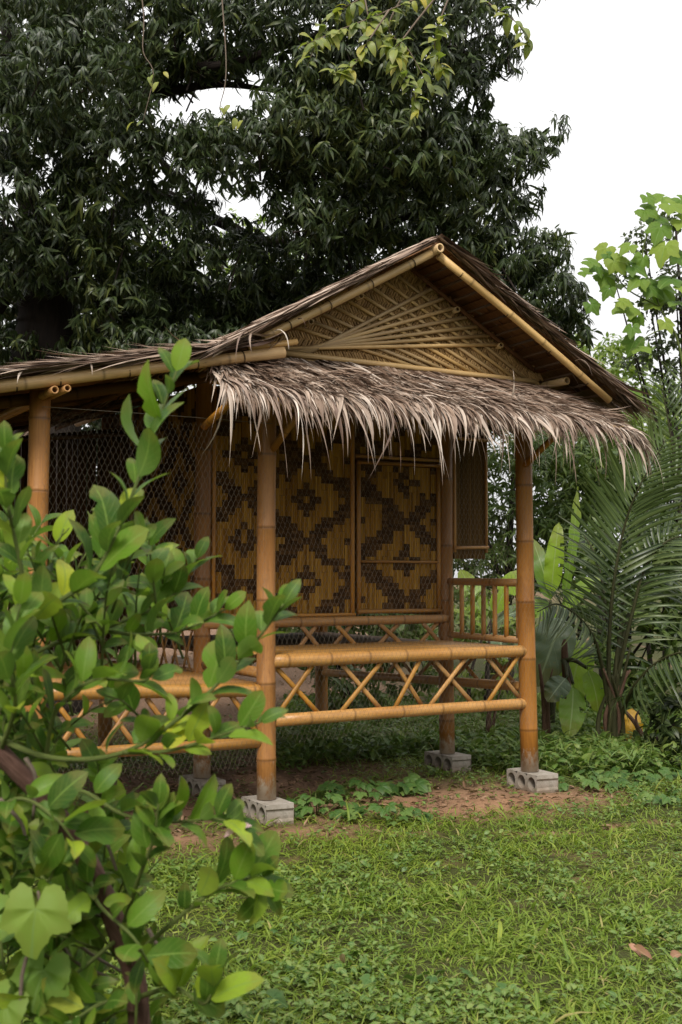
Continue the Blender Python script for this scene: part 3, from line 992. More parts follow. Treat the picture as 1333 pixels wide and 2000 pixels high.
# thatch strips ----------------------------------------------------
def ribbons(starts, dirs, lens, widths, rn, steps=6, sag=None, curl=.12):
    """tapering strips; sag(p, d, i) bends the heading"""
    N = len(starts)
    P = starts.copy()
    D = unit(dirs)
    tw = rng.normal(0, .5, N)
    up0 = np.tile([0, 0, 1.0], (N, 1))
    V, B = [], []
    kk = rng.normal(0, curl, (N, 3))
    for i in range(steps + 1):
        t = i / steps
        side = unit(np.cross(D, up0 + rng.normal(0, .02, (N, 3))))
        nn = np.cross(side, D)
        an = tw * (.4 + 1.2 * t)
        sd = side * np.cos(an)[:, None] + nn * np.sin(an)[:, None]
        wd = widths * (.75 + .5 * math.sin(math.pi * min(1, t * 1.1 + .1))) * (1 - t ** 2.2 * .97) * .5
        V.append(P - sd * wd[:, None])
        V.append(P + nn * (wd * .35)[:, None])
        V.append(P + sd * wd[:, None])
        r9 = rn * 13
        for s in (-1, 0, 1):
            B.append(np.stack([wd * s + r9, r9, t * lens + r9], 1))
        P = P + D * (lens / steps)[:, None]
        D = unit(D + kk / steps * 2)
        if sag is not None:
            D = unit(sag(P, D, t))
    V = np.stack(V, 1)
    B = np.stack(B, 1)
    k = 3 * (steps + 1)
    F = []
    for i in range(steps):
        for s in (0, 1):
            a = 3 * i + s
            F.append((a, a + 1, a + 4, a + 3))
    F = np.array(F)
    FF = (F[None] + (np.arange(N) * k)[:, None, None]).reshape(-1, 4)
    return V.reshape(-1, 3), FF, {'rnd': np.repeat(rn, k), 'bv': B.reshape(-1, 3)}
def skirt_dir(u):
    """strips swing outwards round the two ends of the skirt"""
    e = np.clip((u - 1.9) / .5, 0, 1) * .62 - np.clip((-.05 - u) / .3, 0, 1) * .10
    return e + .10
def skirt_sag(P, D, t):
    over = np.clip((-.46 - P[:, 1]) / .08, 0, 1)
    over = np.maximum(over, np.clip((P[:, 0] - 2.62) / .1, 0, 1))
    g = D.copy()
    g[:, 2] -= over * (.30 + .42 * t)
    return g
def skirt_strips(N, fr, length, wid, light):
    u = rng.uniform(-.40, 2.52, N)
    row = rng.random(N) * (fr[1] - fr[0]) + fr[0]       # 0 at the wall, 1 at the pole
    v = .03 - row * .52
    cl_ = vnoise(u * 7 + 3, row * 5)                     # leaves lie in tufts
    zb = 2.895 - row * .345 + rng.uniform(0, .03, N) + .025 * cl_
    zb -= np.clip((u - 1.9) / .6, 0, 1) ** 2 * .09
    uu_ = u + row * skirt_dir(u) * .35 - np.clip(-.0 - u, 0, 1) * .25 * row
    s = np.stack([uu_, v, zb], 1)
    d = np.stack([skirt_dir(u) + rng.normal(.06, .2, N) + (vnoise(u * 11, row * 7 + 4) - .5) * .9, -np.ones(N), -.60 + rng.normal(0, .09, N)], 1)
    ln = rng.uniform(*length, N)
    wd = rng.uniform(*wid, N)
    return s, d, ln, wd, np.clip(rng.normal(light, .27, N) + (vnoise(u * 9 + 30, row * 6) - .5) * .5, 0, 1)
sk = join([ribbons(*skirt_strips(5000, (0, .5), (.22, .44), (.009, .024), .44), sag=skirt_sag),
           ribbons(*skirt_strips(5200, (.40, .92), (.14, .32), (.009, .026), .54), sag=skirt_sag)])
skirt = obj('skirt_thatch', new_mesh('skirt_thatch', sk[0], sk[1], M_THATCH, True, sk[2]), hut, 'stuff')
# a dense underlayer so that no light comes through
s_, d_, l_, w_, r_ = skirt_strips(1700, (0, .7), (.18, .28), (.05, .07), .2)
s_[:, 2] -= .035
ul = ribbons(s_, d_, l_, w_, r_, sag=skirt_sag)
obj('under_thatch', new_mesh('under_thatch', ul[0], ul[1], M_THATCH, True, ul[2]), skirt, 'stuff')
# long single blades of the fringe
NF = 300
us = np.linspace(-.47, 2.72, NF) + rng.normal(0, .02, NF)
for i, u in enumerate(us):
    row = R.uniform(.55, .97)
    st = np.array([[u - .05, .03 - row * .52, 2.925 - row * .345 - max(0, min(1, (u - 1.9) / .6)) ** 2 * .09]])
    tuft = float(vnoise(np.array([u * 8.0]), np.array([.5]))[0]) - .5
    dv = np.array([[float(skirt_dir(np.array([u]))[0]) + R.gauss(.08, .16) + tuft * .6, -1, -.62]])
    long = R.random() < .38
    L_ = np.array([R.uniform(.38, .60) if long else R.uniform(.22, .36)]) * (1.0 + .12 * math.exp(-((u - .6) / .9) ** 2))
    b = ribbons(st, dv, L_, np.array([R.uniform(.010, .030) if long else R.uniform(.008, .026)]), np.array([R.random()]), steps=9, sag=skirt_sag, curl=R.choice((.2, .3, .55)))
    me = new_mesh('thatch_strip', b[0], b[1], M_FRINGE, True, b[2])
    obj('thatch_strip', me, skirt)

def slope_strips(N, side, umax, lift, length, wid, light, edge=False):
    s = rng.random(N) ** .9 * umax
    v = rng.uniform(VB - .05, VE, N) if not edge else VB - .05 + np.abs(rng.normal(0, .06, N))
    z = RZ + .055 - SL * s + rng.uniform(0, lift, N) - .024 * (v - VB)
    p = np.stack([RU + side * s, v, z], 1)
    d = np.stack([np.full(N, float(side)), rng.normal(-.02, .09, N), -SL + rng.normal(.012, .022, N)], 1)
    return p, d, rng.uniform(*length, N), rng.uniform(*wid, N), np.clip(rng.normal(light, .26, N), 0, 1)
lt = join([ribbons(*slope_strips(7500, -1, 1.35, .025, (.22, .46), (.016, .04), .50), steps=4, curl=.03),
           ribbons(*slope_strips(1100, -1, 1.30, .032, (.25, .55), (.014, .034), .55, True), steps=4, curl=.03)])
roofl = obj('roof_thatch', new_mesh('roof_thatch', lt[0], lt[1], M_THATCH, True, lt[2]), hut, 'stuff')
rt = join([ribbons(*slope_strips(3500, 1, 1.62, .035, (.22, .42), (.016, .04), .32), steps=4, curl=.03),
           ribbons(*slope_strips(1100, 1, 1.60, .06, (.22, .45), (.012, .03), .30, True), steps=4, curl=.10)])
obj('roof_thatch', new_mesh('roof_thatch', rt[0], rt[1], M_THATCH, True, rt[2]), hut, 'stuff')
# loose ends where the main slope runs out on the wing roof, ragged and dark
n = 1500
vv_ = rng.uniform(-.35, 3.6, n)
p = np.stack([rng.uniform(-.62, -.02, n), vv_, np.zeros(n)], 1)
p[:, 2] = 2.97 + .28 * p[:, 0] + rng.uniform(0, .05, n)
d = np.stack([-np.ones(n), rng.normal(-.05, .25, n), -.35 + rng.normal(0, .15, n)], 1)
le = ribbons(p, d, rng.uniform(.15, .4, n), rng.uniform(.012, .03, n), np.clip(rng.normal(.42, .27, n), 0, 1), steps=5, curl=.2)
obj('roof_thatch', new_mesh('roof_thatch', le[0], le[1], M_THATCH, True, le[2]), hut, 'stuff')
n = 4200
p = np.stack([rng.uniform(-2.75, -.25, n), rng.uniform(-.30, 3.0, n), np.zeros(n)], 1)
k = int(n * .3)
p[:k, 1] = -.31 + np.abs(rng.normal(0, .04, k))
p[:, 2] = 2.945 + .207 * p[:, 0] + rng.uniform(0, .035, n)
d = np.stack([-np.ones(n), rng.normal(-.02, .10, n), -.207 + rng.normal(.0, .035, n)], 1)
we = ribbons(p, d, rng.uniform(.2, .6, n), rng.uniform(.010, .024, n), np.clip(rng.normal(.42, .25, n), 0, 1), steps=4, curl=.06)
obj('wing_thatch', new_mesh('wing_thatch', we[0], we[1], M_THATCH, True, we[2]), hut, 'stuff')
# a few torn strips dangling at the left barge end
for (u, v, z, L_, a) in ((-.25, -.34, 2.95, .26, -.5), (-.14, -.36, 2.98, .20, .2), (-.42, -.33, 2.90, .22, -.7), (-.33, -.36, 2.93, .30, -.4), (.02, -.36, 3.07, .12, .1), (-.75, -.31, 2.80, .10, -.3), (-1.28, -.31, 2.69, .12, .1), (-1.62, -.31, 2.61, .13, -.5), (2.23, -.36, 3.02, .22, .1)):
    b = ribbons(np.array([[u, v, z]]), np.array([[a, -.35, .1]]), np.array([L_]), np.array([.014]), np.array([.7]), steps=8, sag=lambda P, D, t: D + np.array([[0, 0, -.45]]), curl=.25)
    obj('thatch_strip', new_mesh('thatch_strip', b[0], b[1], M_FRINGE, True, b[2]), roofl)

# wire netting -----------------------------------------------------
def netting(name, label, u0, u1, z0, z1, v, cell=.033, rag=.0):
    root = thing(name, label, 'wire netting', tuple(HO), HA, 'wire netting round the porch')
    pts_all, rw = [], .00058
    nc = int((u1 - u0) / cell)
    hh = cell * 1.05
    nr = int((z1 - z0) / hh)
    V, F = [], []
    def seg(a, b):
        o = len(V)
        d = np.array(b) - np.array(a)
        x = np.array([d[2], 0, -d[0]])
        x = x / (np.linalg.norm(x) + 1e-9) * rw
        for q in (a, b):
            q = np.array(q)
            V.append(q + x)
            V.append(q - x * .5 + np.array([0, rw, 0]))
            V.append(q - x * .5 - np.array([0, rw, 0]))
        for i in range(3):
            j = (i + 1) % 3
            F.append((o + i, o + j, o + 3 + j, o + 3 + i))
    def node(i, j, s):
        u = u0 + (i + .5 * (j % 2)) * cell + s * cell * .18
        z = z0 + j * hh
        bz = .012 * math.sin(u * 5 + z * 3) + .008 * math.sin(z * 7 - u * 2)
        zz = z + .012 * math.sin(u * 3.1) + (rag * (math.sin(u * 23) + math.sin(u * 11 + 1)) * max(0, 1 - (z - z0) / .2) if rag else 0)
        return (u + .006 * math.sin(z * 9), v + bz, zz)
    for j in range(nr):
        for i in range(nc):
            a = node(i, j, 0)
            b = (a[0] + .002, a[1], a[2] + hh * .22)           # twisted pair
            seg(a, b)
            if j % 2 == 0:
                c1, c2 = node(i - 1, j + 1, 0) if i > 0 else None, node(i, j + 1, 0)
            else:
                c1, c2 = node(i, j + 1, 0), node(i + 1, j + 1, 0) if i < nc - 1 else None
            for c in (c1, c2):
                if c is not None:
                    seg(b, c)
    me = new_mesh('mesh_wires', np.array(V), F, M_WIRE, True)
    obj('mesh_wires', me, root, 'stuff')
    m = MB()
    m.tube([(u0, v, z1), ((u0 + u1) / 2, v, z1 + .004), (u1, v, z1)], [.002] * 3, 5)
    m.build('selvage_wire', M_WIRE, root)
    return root
netting('wire_netting', 'fine wire netting stretched across the front porch between the two front posts', .0, W + .02, .47, 2.72, -.082, rag=.012)
netting('wire_netting', 'fine wire netting closing the left wing between its corner post and the porch', -1.46, -.01, .36, 2.46, -.082, rag=.014)

# concrete blocks --------------------------------------------------
def block_mesh():
    Lv, Wu, Hz = .345, .19, .13
    V, F = [], []
    c3 = Lv / 3
    N = 24
    for k in range(3):
        y0 = -Lv / 2 + k * c3
        for sx in (-1, 1):
            o = len(V)
            for i in range(N):
                a = 2 * math.pi * (i + .5) / N + math.pi / 4
                cs, sn = math.cos(a), math.sin(a)
                q = 1 / max(abs(cs), abs(sn))
                V.append((sx * Wu / 2, y0 + c3 / 2 + cs * q * c3 / 2, Hz / 2 + sn * q * Hz / 2))
            for i in range(N):
                a = 2 * math.pi * (i + .5) / N + math.pi / 4
                V.append((sx * Wu / 2, y0 + c3 / 2 + math.cos(a) * .043, Hz / 2 + math.sin(a) * .047))
            for i in range(N):
                j = (i + 1) % N
                f = (o + i, o + j, o + N + j, o + N + i)
                F.append(f if sx > 0 else f[::-1])
        o = len(V) - 4 * N
        for i in range(N):
            j = (i + 1) % N
            F.append((o + N + j, o + N + i, o + 3 * N + i, o + 3 * N + j))
    o = len(V)
    h, l = Wu / 2, Lv / 2
    e = .02
    V += [(-h, -l, 0), (h, -l, 0), (h, -l, Hz), (-h, -l, Hz), (-h, l, 0), (h, l, 0), (h, l, Hz), (-h, l, Hz)]
    # grooved end face
    V += [(-h, -l + .012, Hz * .72), (h, -l + .012, Hz * .66), (-h, -l, Hz * .80), (h, -l, Hz * .76), (-h, -l + .012, Hz * .30), (h, -l + .012, Hz * .30), (-h, -l, Hz * .18), (h, -l, Hz * .18)]
    a = o
    F += [(a + 3, a + 2, a + 6, a + 7), (a + 4, a + 5, a + 1, a + 0), (a + 5, a + 4, a + 7, a + 6)]
    F += [(a + 10, a + 11, a + 2, a + 3), (a + 8, a + 9, a + 11, a + 10), (a + 12, a + 13, a + 9, a + 8), (a + 14, a + 15, a + 13, a + 12), (a + 0, a + 1, a + 15, a + 14)]
    return new_mesh('concrete_block', np.array(V), F, M_BLOCK, False)
bm_ = block_mesh()
for (u, v, z, dr, lab) in ((0, -.01, 0, 0, 'pale concrete block with three holes under the nearest porch post'),
                       (W + .02, 0, 0, -.03, 'grey concrete block with three holes under the right front porch post'),
                       (W, 1.0, 0, .06, 'grey concrete block with three holes under the rear porch post, partly in shade'),
                       (-1.45, 0, -.01, .04, 'concrete block under the corner post of the left wing, behind the bush'),
                       (0, .99, -.01, .05, 'shaded concrete block under the post in the dark below the left wing')):
    p = HO + HU * u + HV * v
    o = obj('concrete_block', bm_)
    o.location = (p[0], p[1], z - .004)
    o.rotation_euler = (0, 0, HA + dr)
    bv = o
    tag(o, lab, 'block', 'blocks under the posts')
# far pale block under the wing and a rusty brick lump seen through the lattice
for (px, py, lab) in ((352, 1296, 'distant pale concrete block on the leaf litter seen through the left lattice'),):
    p = G(px, py)
    o = obj('concrete_block', bm_)
    o.location = (p[0], p[1], 0)
    o.rotation_euler = (0, 0, .5)
    tag(o, lab, 'block')

# ------------------------------------------------------------------ trees
def smooth_path(pts, n=6):
    """Catmull-Rom through the points"""
    pts = [np.array(p, float) for p in pts]
    P = [2 * pts[0] - pts[1]] + pts + [2 * pts[-1] - pts[-2]]
    out = []
    for i in range(1, len(P) - 2):
        for k in range(n):
            t = k / n
            a, b, c, d = P[i - 1:i + 3]
            out.append(.5 * ((2 * b) + (c - a) * t + (2 * a - 5 * b + 4 * c - d) * t * t + (3 * b - a - 3 * c + d) * t ** 3))
    out.append(pts[-1])
    return out
def limb(name, pts, r0, r1, mat, parent, n=8, seg=6, kn=.0):
    q = smooth_path(pts, seg)
    K = len(q)
    rs = [(r0 + (r1 - r0) * (i / (K - 1)) ** .8) * (1 + kn * R.uniform(-1, 1)) for i in range(K)]
    m = MB()
    m.tube(q, rs, n, R.random())
    return m.build(name, mat, parent, True)

LF_MANGO = [leaf(.135, .031, 3, .2, .45, .45), leaf(.105, .027, 3, .3, .25, .4), leaf(.155, .030, 3, .15, .65, .45)]
def whorls(P, S, nl, bases, size=(.8, 1.2), down=.45, spread=1.0):
    """drooping rosettes of leaves at P heading S"""
    N = len(P)
    parts = []
    ax = unit(np.cross(S, rand_dir(N)))
    ay = np.cross(S, ax)
    for k in range(nl):
        an = 2 * math.pi * (k * .381966 + rng.random(N) * .08)
        rd = ax * np.cos(an)[:, None] + ay * np.sin(an)[:, None]
        d = unit(rd * spread + S * rng.uniform(.1, .9, N)[:, None] + np.array([0, 0, -down]) * rng.uniform(.5, 1.5, N)[:, None])
        nn = unit(S + np.array([0, 0, .6]) - rd * .2)
        M = frames(d, nn)
        T = P + S * rng.uniform(-.05, .05, N)[:, None]
        parts.append(scatter(bases[k % len(bases)], M, T, rng.uniform(*size, N), np.clip(rng.normal(.45, .22, N) + (k % 5 == 0) * .1, 0, 1)))
    return join(parts)
def lobe_points(lobes, dens):
    P, S = [], []
    for (c, r) in lobes:
        n = max(6, int(dens * (r[0] * r[2] + r[0] * r[1]) * .5 * 4))
        q = rand_dir(n)
        rr = rng.random(n) ** .33
        rr = .45 + .6 * rr
        P.append(c + q * rr[:, None] * r)
        S.append(unit(q * .8 + np.array([0, 0, .15]) + rng.normal(0, .45, (n, 3))))
    return np.concatenate(P), np.concatenate(S)
def px_lobe(px, py, D, rp, rq, rd=None):
    c = at(px, py, D)
    k = D / FPX
    return c, np.array([rp * k, rd if rd else rp * k, rq * k])

# the big mango tree behind the hut
mb_ = at(95, 730, 13.2)
mango = thing('mango_tree', 'huge dark mango tree towering behind the hut, its crown filling the top left', 'tree', (mb_[0], mb_[1], 0))
OFF = np.array([mb_[0], mb_[1], 0])
def A_(px, py, D):
    return at(px, py, D) - OFF
limb('trunk', [(0, 0, -.1), (.02, 0, 1.2), A_(88, 720, 13.2), A_(95, 620, 13.2), A_(80, 520, 13.1)], .46, .31, M_MANGOBARK, mango, 14, 6, .04)
for (pts, r0) in (([(80, 545, 13.1), (40, 300, 13.0), (15, 60, 12.8), (0, -200, 12.5)], .24),
                  ([(85, 560, 13.1), (180, 330, 13.0), (320, 160, 12.6), (470, 120, 12.2), (640, 60, 11.8)], .19),
                  ([(300, 185, 12.7), (420, 165, 12.6), (520, 175, 12.6), (640, 200, 12.4)], .09),
                  ([(85, 540, 13.1), (280, 385, 13.2), (410, 425, 13.2), (540, 475, 13.2), (720, 450, 13.0), (900, 380, 12.8)], .17),
                  ([(410, 425, 13.2), (330, 330, 13.5), (260, 240, 13.6), (240, 60, 13.4)], .10),
                  ([(90, 600, 13.2), (190, 580, 13.3), (330, 590, 13.6), (520, 560, 13.8)], .11),
                  ([(90, 640, 13.2), (190, 645, 13.0), (280, 700, 12.8)], .09),
                  ([(60, 480, 13.1), (-20, 620, 12.8), (-60, 400, 12.4)], .14),
                  ([(720, 440, 13.2), (880, 500, 13.2), (1010, 520, 13.0), (1100, 560, 13.0)], .08),
                  ([(640, 60, 12.2), (800, 40, 12.4), (900, 120, 12.5), (960, 270, 12.6), (1050, 285, 12.8)], .06),
                  ([(170, 340, 13.0), (60, 180, 12.4), (20, 100, 12.0)], .07)):
    limb('limb', [A_(*p) for p in pts], r0 * .62, r0 * .16, M_MANGOBARK, mango, 9, 6, .05)
LB = []
for row in (
    (60, 60, 12.0, 150, 100), (230, 60, 12.2, 150, 100), (150, 170, 11.6, 160, 90), (330, 70, 12.8, 120, 90), (60, 260, 11.8, 120, 90),
    (210, 290, 11.9, 110, 80), (420, 60, 12.3, 120, 85), (560, 40, 12.0, 130, 85), (700, 50, 11.9, 140, 95), (830, 60, 12.0, 130, 100),
    (920, 60, 12.4, 80, 90), (965, 105, 12.5, 55, 50), (590, 115, 11.8, 85, 55), (440, 120, 12.6, 60, 30), (345, 150, 12.8, 40, 30), (660, 160, 11.9, 130, 70), (800, 170, 12.1, 120, 90), (895, 200, 12.4, 70, 80),
    (560, 250, 11.8, 130, 70), (480, 300, 11.8, 110, 70), (640, 290, 12.0, 130, 80), (760, 290, 12.2, 130, 90), (870, 300, 12.3, 110, 80),
    (950, 290, 12.6, 70, 55), (1010, 300, 12.7, 55, 45), (1060, 275, 12.8, 40, 30), (1085, 245, 12.9, 22, 22), (330, 300, 12.2, 90, 70), (400, 270, 12.4, 90, 40),
    (60, 400, 12.0, 120, 90), (180, 400, 12.2, 110, 80), (300, 470, 12.6, 110, 80), (430, 520, 13.0, 130, 70), (590, 380, 12.2, 80, 60),
    (600, 420, 11.9, 70, 60), (470, 440, 12.8, 40, 20), (380, 400, 12.8, 50, 30), (680, 390, 12.6, 110, 80), (800, 400, 12.7, 120, 90), (900, 400, 12.8, 100, 80), (975, 400, 13.0, 55, 60),
    (600, 520, 13.4, 130, 70), (720, 500, 13.2, 120, 60), (540, 590, 13.8, 140, 70), (400, 610, 13.8, 130, 60), (270, 560, 13.3, 110, 80),
    (140, 500, 12.4, 110, 70), (30, 500, 12.4, 80, 80), (30, 620, 13.4, 60, 80), (200, 640, 14.0, 80, 60), (310, 660, 14.2, 100, 50),
    (900, 480, 13.0, 100, 60), (990, 500, 13.0, 90, 60), (1060, 500, 13.0, 60, 45), (1090, 462, 13.0, 25, 22), (960, 560, 13.1, 100, 60),
    (1050, 580, 13.1, 90, 60), (1110, 590, 13.1, 50, 55), (1130, 640, 13.1, 30, 25), (1060, 620, 13.2, 60, 30), (1030, 380, 13.0, 28, 35),
    (-120, 200, 12.0, 150, 200), (-120, 500, 12.4, 120, 160), (100, -120, 12.4, 200, 130), (400, -130, 12.4, 220, 130), (750, -120, 12.2, 240, 130), (1000, -90, 12.6, 90, 90),
    (120, 120, 14.6, 180, 140), (700, 230, 14.8, 150, 100), (800, 330, 14.6, 160, 130), (140, 560, 15.2, 200, 120), (560, 640, 15.4, 240, 70), (230, 600, 12.6, 90, 70), (170, 690, 12.8, 60, 50), (300, 690, 12.8, 120, 50), (20, 700, 12.8, 70, 60), (-60, 700, 12.6, 90, 120), (420, 680, 13.2, 120, 50)):
    c, r = px_lobe(*row)
    LB.append((c - OFF, r))
P, S = lobe_points(LB, 140)
mg = whorls(P, S, 9, LF_MANGO, (.6, 1.3), down=1.0, spread=.8)
_tone = (vnoise(mg[0][:, 0] * 1.3 + 50, mg[0][:, 2] * 1.3) - .45) * .7      # lighter new growth in places
mg[2]['rnd'] = np.clip(mg[2]['rnd'] + _tone, 0, 1)
obj('crown', new_mesh('crown', mg[0], mg[1], M_MANGO, True, mg[2]), mango, 'stuff')
# twigs inside the crown
m = MB()
for i in rng.choice(len(P), 420, replace=False):
    a = P[i] - S[i] * R.uniform(.3, .7) - np.array([0, 0, .15])
    m.tube([a, (a + P[i]) / 2 + np.array([0, 0, .05]), P[i]], [.012, .008, .004], 4, R.random(), False)
m.build('twig', M_MANGOBARK, mango, True, 'stuff')

# other trees and shrubs ------------------------------------------
LF_BACK = [leaf(.15, .055, 3, .2, .3, .45), leaf(.13, .05, 3, .3, .1, .4)]
LF_SMALL = [leaf(.07, .038, 2, .2, .2, .5), leaf(.06, .034, 2, .2, .1, .5)]
def tree(name, label, cat, base, lobes, mat, bases, dens, nl=7, trunk=.09, bark=M_MANGOBARK, group=None, down=.3, size=(.8, 1.25), stems=1, limbs=5):
    t = thing(name, label, cat, (base[0], base[1], 0), 0, group)
    off = np.array([base[0], base[1], 0])
    lb = [(c - off, r) for (c, r) in [px_lobe(*q) for q in lobes]]
    P, S = lobe_points(lb, dens)
    keep = P[:, 2] > .06
    P, S = P[keep], S[keep]
    g = whorls(P, S, nl, bases, size, down)
    top = max(lb, key=lambda q: q[0][2])[0]
    for k in range(stems):
        j = np.array([R.uniform(-.12, .12) * k, R.uniform(-.1, .1) * k, 0])
        limb('trunk', [(j[0], j[1], -.05), (j[0] * 1.5, j[1], top[2] * .35), (top[0] * .4 + j[0], top[1] * .4, top[2] * .7), top], trunk, trunk * .25, bark, t, 8, 5, .05)
    for k in range(min(limbs, len(lb))):
        c = lb[k][0]
        zz = max(.15, c[2] * .45)
        limb('limb', [(top[0] * .3 * zz / max(top[2], .1), top[1] * .3 * zz / max(top[2], .1), zz), (c[0] * .6, c[1] * .6, c[2] * .75), c], trunk * .45, trunk * .12, bark, t, 6, 4, .05)
    obj('crown', new_mesh('crown', g[0], g[1], mat, True, g[2]), t, 'stuff')
    return t
BT = 'trees closing the view behind the hut'
tree('background_tree', 'rounded light green tree rising behind the right roof end under white sky', 'tree', at(1170, 900, 21), [(1150, 720, 21, 90, 55), (1200, 700, 21, 70, 40), (1120, 700, 21.5, 60, 40), (1215, 760, 20.5, 90, 50), (1120, 790, 21, 100, 60), (1180, 850, 21, 140, 70)], M_BACK2, LF_BACK, 42, group=BT)
tree('background_tree', 'pale yellow-green bushy tree low at the right edge beyond the hut', 'tree', at(1310, 900, 24), [(1290, 830, 24, 110, 70), (1340, 790, 24, 80, 60), (1240, 860, 23, 80, 60), (1340, 900, 23, 100, 80)], M_BACK2, LF_BACK, 60, group=BT)
tree('background_tree', 'grey-green drooping mango tree seen between the porch posts', 'tree', at(990, 1000, 15.5), [(930, 960, 15.5, 90, 90), (1000, 930, 15.5, 100, 80), (1080, 950, 15.8, 90, 90), (960, 1040, 15.2, 80, 60), (1090, 1050, 15.5, 70, 70), (1010, 860, 16, 120, 60), (1130, 880, 16, 80, 60), (930, 1070, 15.3, 60, 40), (1010, 1110, 15.4, 90, 50), (900, 1130, 15.6, 80, 40), (1120, 1110, 15.4, 80, 60), (860, 1000, 16.2, 90, 90), (840, 900, 16.5, 90, 80), (800, 1080, 16.2, 90, 70)], M_BACK, LF_MANGO, 62, group=BT, down=.6)
tree('background_tree', 'low leafy tree in deep shade behind the lower part of the mango trunk', 'tree', at(200, 900, 17.5), [(40, 700, 17.5, 110, 60), (250, 700, 17.5, 120, 60), (400, 660, 17.5, 120, 60), (120, 820, 17.5, 170, 90), (330, 850, 17.5, 180, 100), (40, 980, 17, 160, 120), (240, 1020, 17, 170, 110), (-100, 850, 17, 160, 140), (160, 1120, 16.6, 200, 70), (380, 1080, 17, 160, 90), (-80, 1080, 16.6, 160, 90)], M_MANGO, LF_BACK, 80, group=BT)
tree('background_tree', 'leafy green tree hidden mostly by the hut roof, showing in gaps of the mango crown', 'tree', at(480, 800, 24), [(430, 480, 24, 120, 60), (560, 560, 24, 160, 80), (380, 620, 24, 160, 80), (650, 640, 24, 180, 80), (250, 540, 25, 120, 90), (500, 900, 24, 260, 160)], M_BACK2, LF_BACK, 22, group=BT)
SG = 'shrubs behind the hut'
tree('green_shrub', 'bushy green shrub under the porch view, left of the rear post', 'shrub', G(680, 1420), [(680, 1340, 11.6, 70, 45), (640, 1400, 11.4, 60, 35), (740, 1390, 11.6, 60, 40)], M_BACK, LF_BACK, 70, trunk=.03, group=SG, stems=3, size=(.6, 1.0))
tree('green_shrub', 'bright green low shrub behind the deck between the two right posts', 'shrub', G(950, 1420), [(950, 1330, 12.2, 70, 50), (1010, 1370, 12, 60, 40), (900, 1350, 12.4, 60, 45), (960, 1210, 12.6, 80, 60)], M_BACK2, LF_BACK, 60, trunk=.03, group=SG, stems=3, size=(.6, 1.0))
tree('green_shrub', 'dark glossy shrub at the right edge of the garden beside the palm', 'shrub', G(1330, 1490), [(1310, 1450, 9.6, 45, 40), (1350, 1400, 9.6, 60, 50), (1345, 1470, 9.4, 50, 35)], M_MANGO, LF_BACK, 130, trunk=.03, group=SG, stems=3, size=(.8, 1.2))
tree('green_shrub', 'dense green undergrowth shrub in shade behind the palm trunk', 'shrub', G(1230, 1400), [(1180, 1330, 12.5, 90, 80), (1270, 1250, 12.5, 90, 100), (1320, 1150, 12.6, 90, 100), (1110, 1400, 12.4, 60, 40), (1250, 1390, 12.2, 90, 40), (1240, 1080, 13, 90, 90), (1170, 1130, 13.2, 60, 80)], M_BACK, LF_BACK, 95, trunk=.04, group=SG, stems=3)
tree('green_shrub', 'leafy thicket filling the gap between the right post and the palm fronds', 'shrub', G(1120, 1330), [(1090, 960, 16.5, 90, 90), (1160, 1010, 16.5, 90, 90), (1050, 1080, 16.5, 80, 70), (1180, 900, 16.8, 90, 70), (1100, 860, 17, 90, 60)], M_BACK, LF_BACK, 60, trunk=.04, group=SG, stems=3)
tree('green_shrub', 'wide leafy thicket at the right edge above the palm fronds', 'shrub', G(1300, 1330), [(1300, 980, 15, 100, 90), (1230, 920, 15, 80, 60), (1340, 900, 15, 80, 80), (1180, 960, 15.4, 70, 70)], M_BACK, LF_BACK, 75, trunk=.04, group=SG, stems=3)
tree('green_shrub', 'low shadowed shrub beyond the left wing, seen under its roof', 'shrub', G(120, 1250), [(100, 1130, 20, 140, 60), (240, 1150, 20, 120, 50), (20, 1120, 19, 100, 60)], M_BACK, LF_BACK, 34, trunk=.04, group=SG, stems=3)
tree('green_shrub', 'dark leafy shrub standing behind the room, seen under the porch floor', 'shrub', at(640, 1300, 13.8), [(520, 1250, 13.6, 70, 40), (620, 1230, 13.8, 90, 50), (740, 1240, 13.8, 90, 50), (840, 1240, 14, 90, 50), (680, 1300, 13.4, 90, 40), (800, 1310, 13.4, 80, 40), (560, 1170, 14, 90, 40), (720, 1160, 14, 120, 50)], M_BACK, LF_BACK, 55, trunk=.04, group=SG, stems=3)
tree('green_shrub', 'far hedge-like shrub under the porch floor on the brown litter', 'shrub', G(560, 1250), [(560, 1190, 22, 140, 40), (760, 1180, 22, 160, 50), (420, 1180, 22, 120, 40)], M_BACK, LF_BACK, 34, trunk=.04, group=SG, stems=3)

GT = 'unseen trees added to shade the clearing'
def side_tree(x, y, h, r, lab):  # unseen trees added to block horizon light and shade the clearing
    t = thing('added_shade_tree', lab, 'tree', (x, y, 0), 0, GT)
    limb('trunk', [(0, 0, -.1), (.05, .03, h * .3), (.1, -.05, h * .6)], .16, .06, M_MANGOBARK, t, 8)
    lb = []
    for k in range(9):
        a = k * 2.4
        lb.append((np.array([math.cos(a) * r * .5, math.sin(a) * r * .5, h * (.22 + .68 * k / 8)]), np.array([r * .75, r * .75, h * .17])))
    P, S = lobe_points(lb, 7)
    g = whorls(P, S, 7, BIG, (.8, 1.2), .4)
    obj('crown', new_mesh('crown', g[0], g[1], M_BACK, True, g[2]), t, 'stuff')
BIG = [leaf(.34, .13, 2, .2, .3, .45)]
side_tree(-6.2, 9.0, 5.5, 2.0, 'unseen tree added for shade beyond the left edge of the view, beside the wing')
side_tree(-5.4, 4.0, 4.8, 1.8, 'unseen tree added for shade left of the foreground bush, out at the edge of the clearing')
side_tree(7.4, 7.2, 4.5, 1.8, 'unseen tree added for shade beyond the right edge of the lawn')
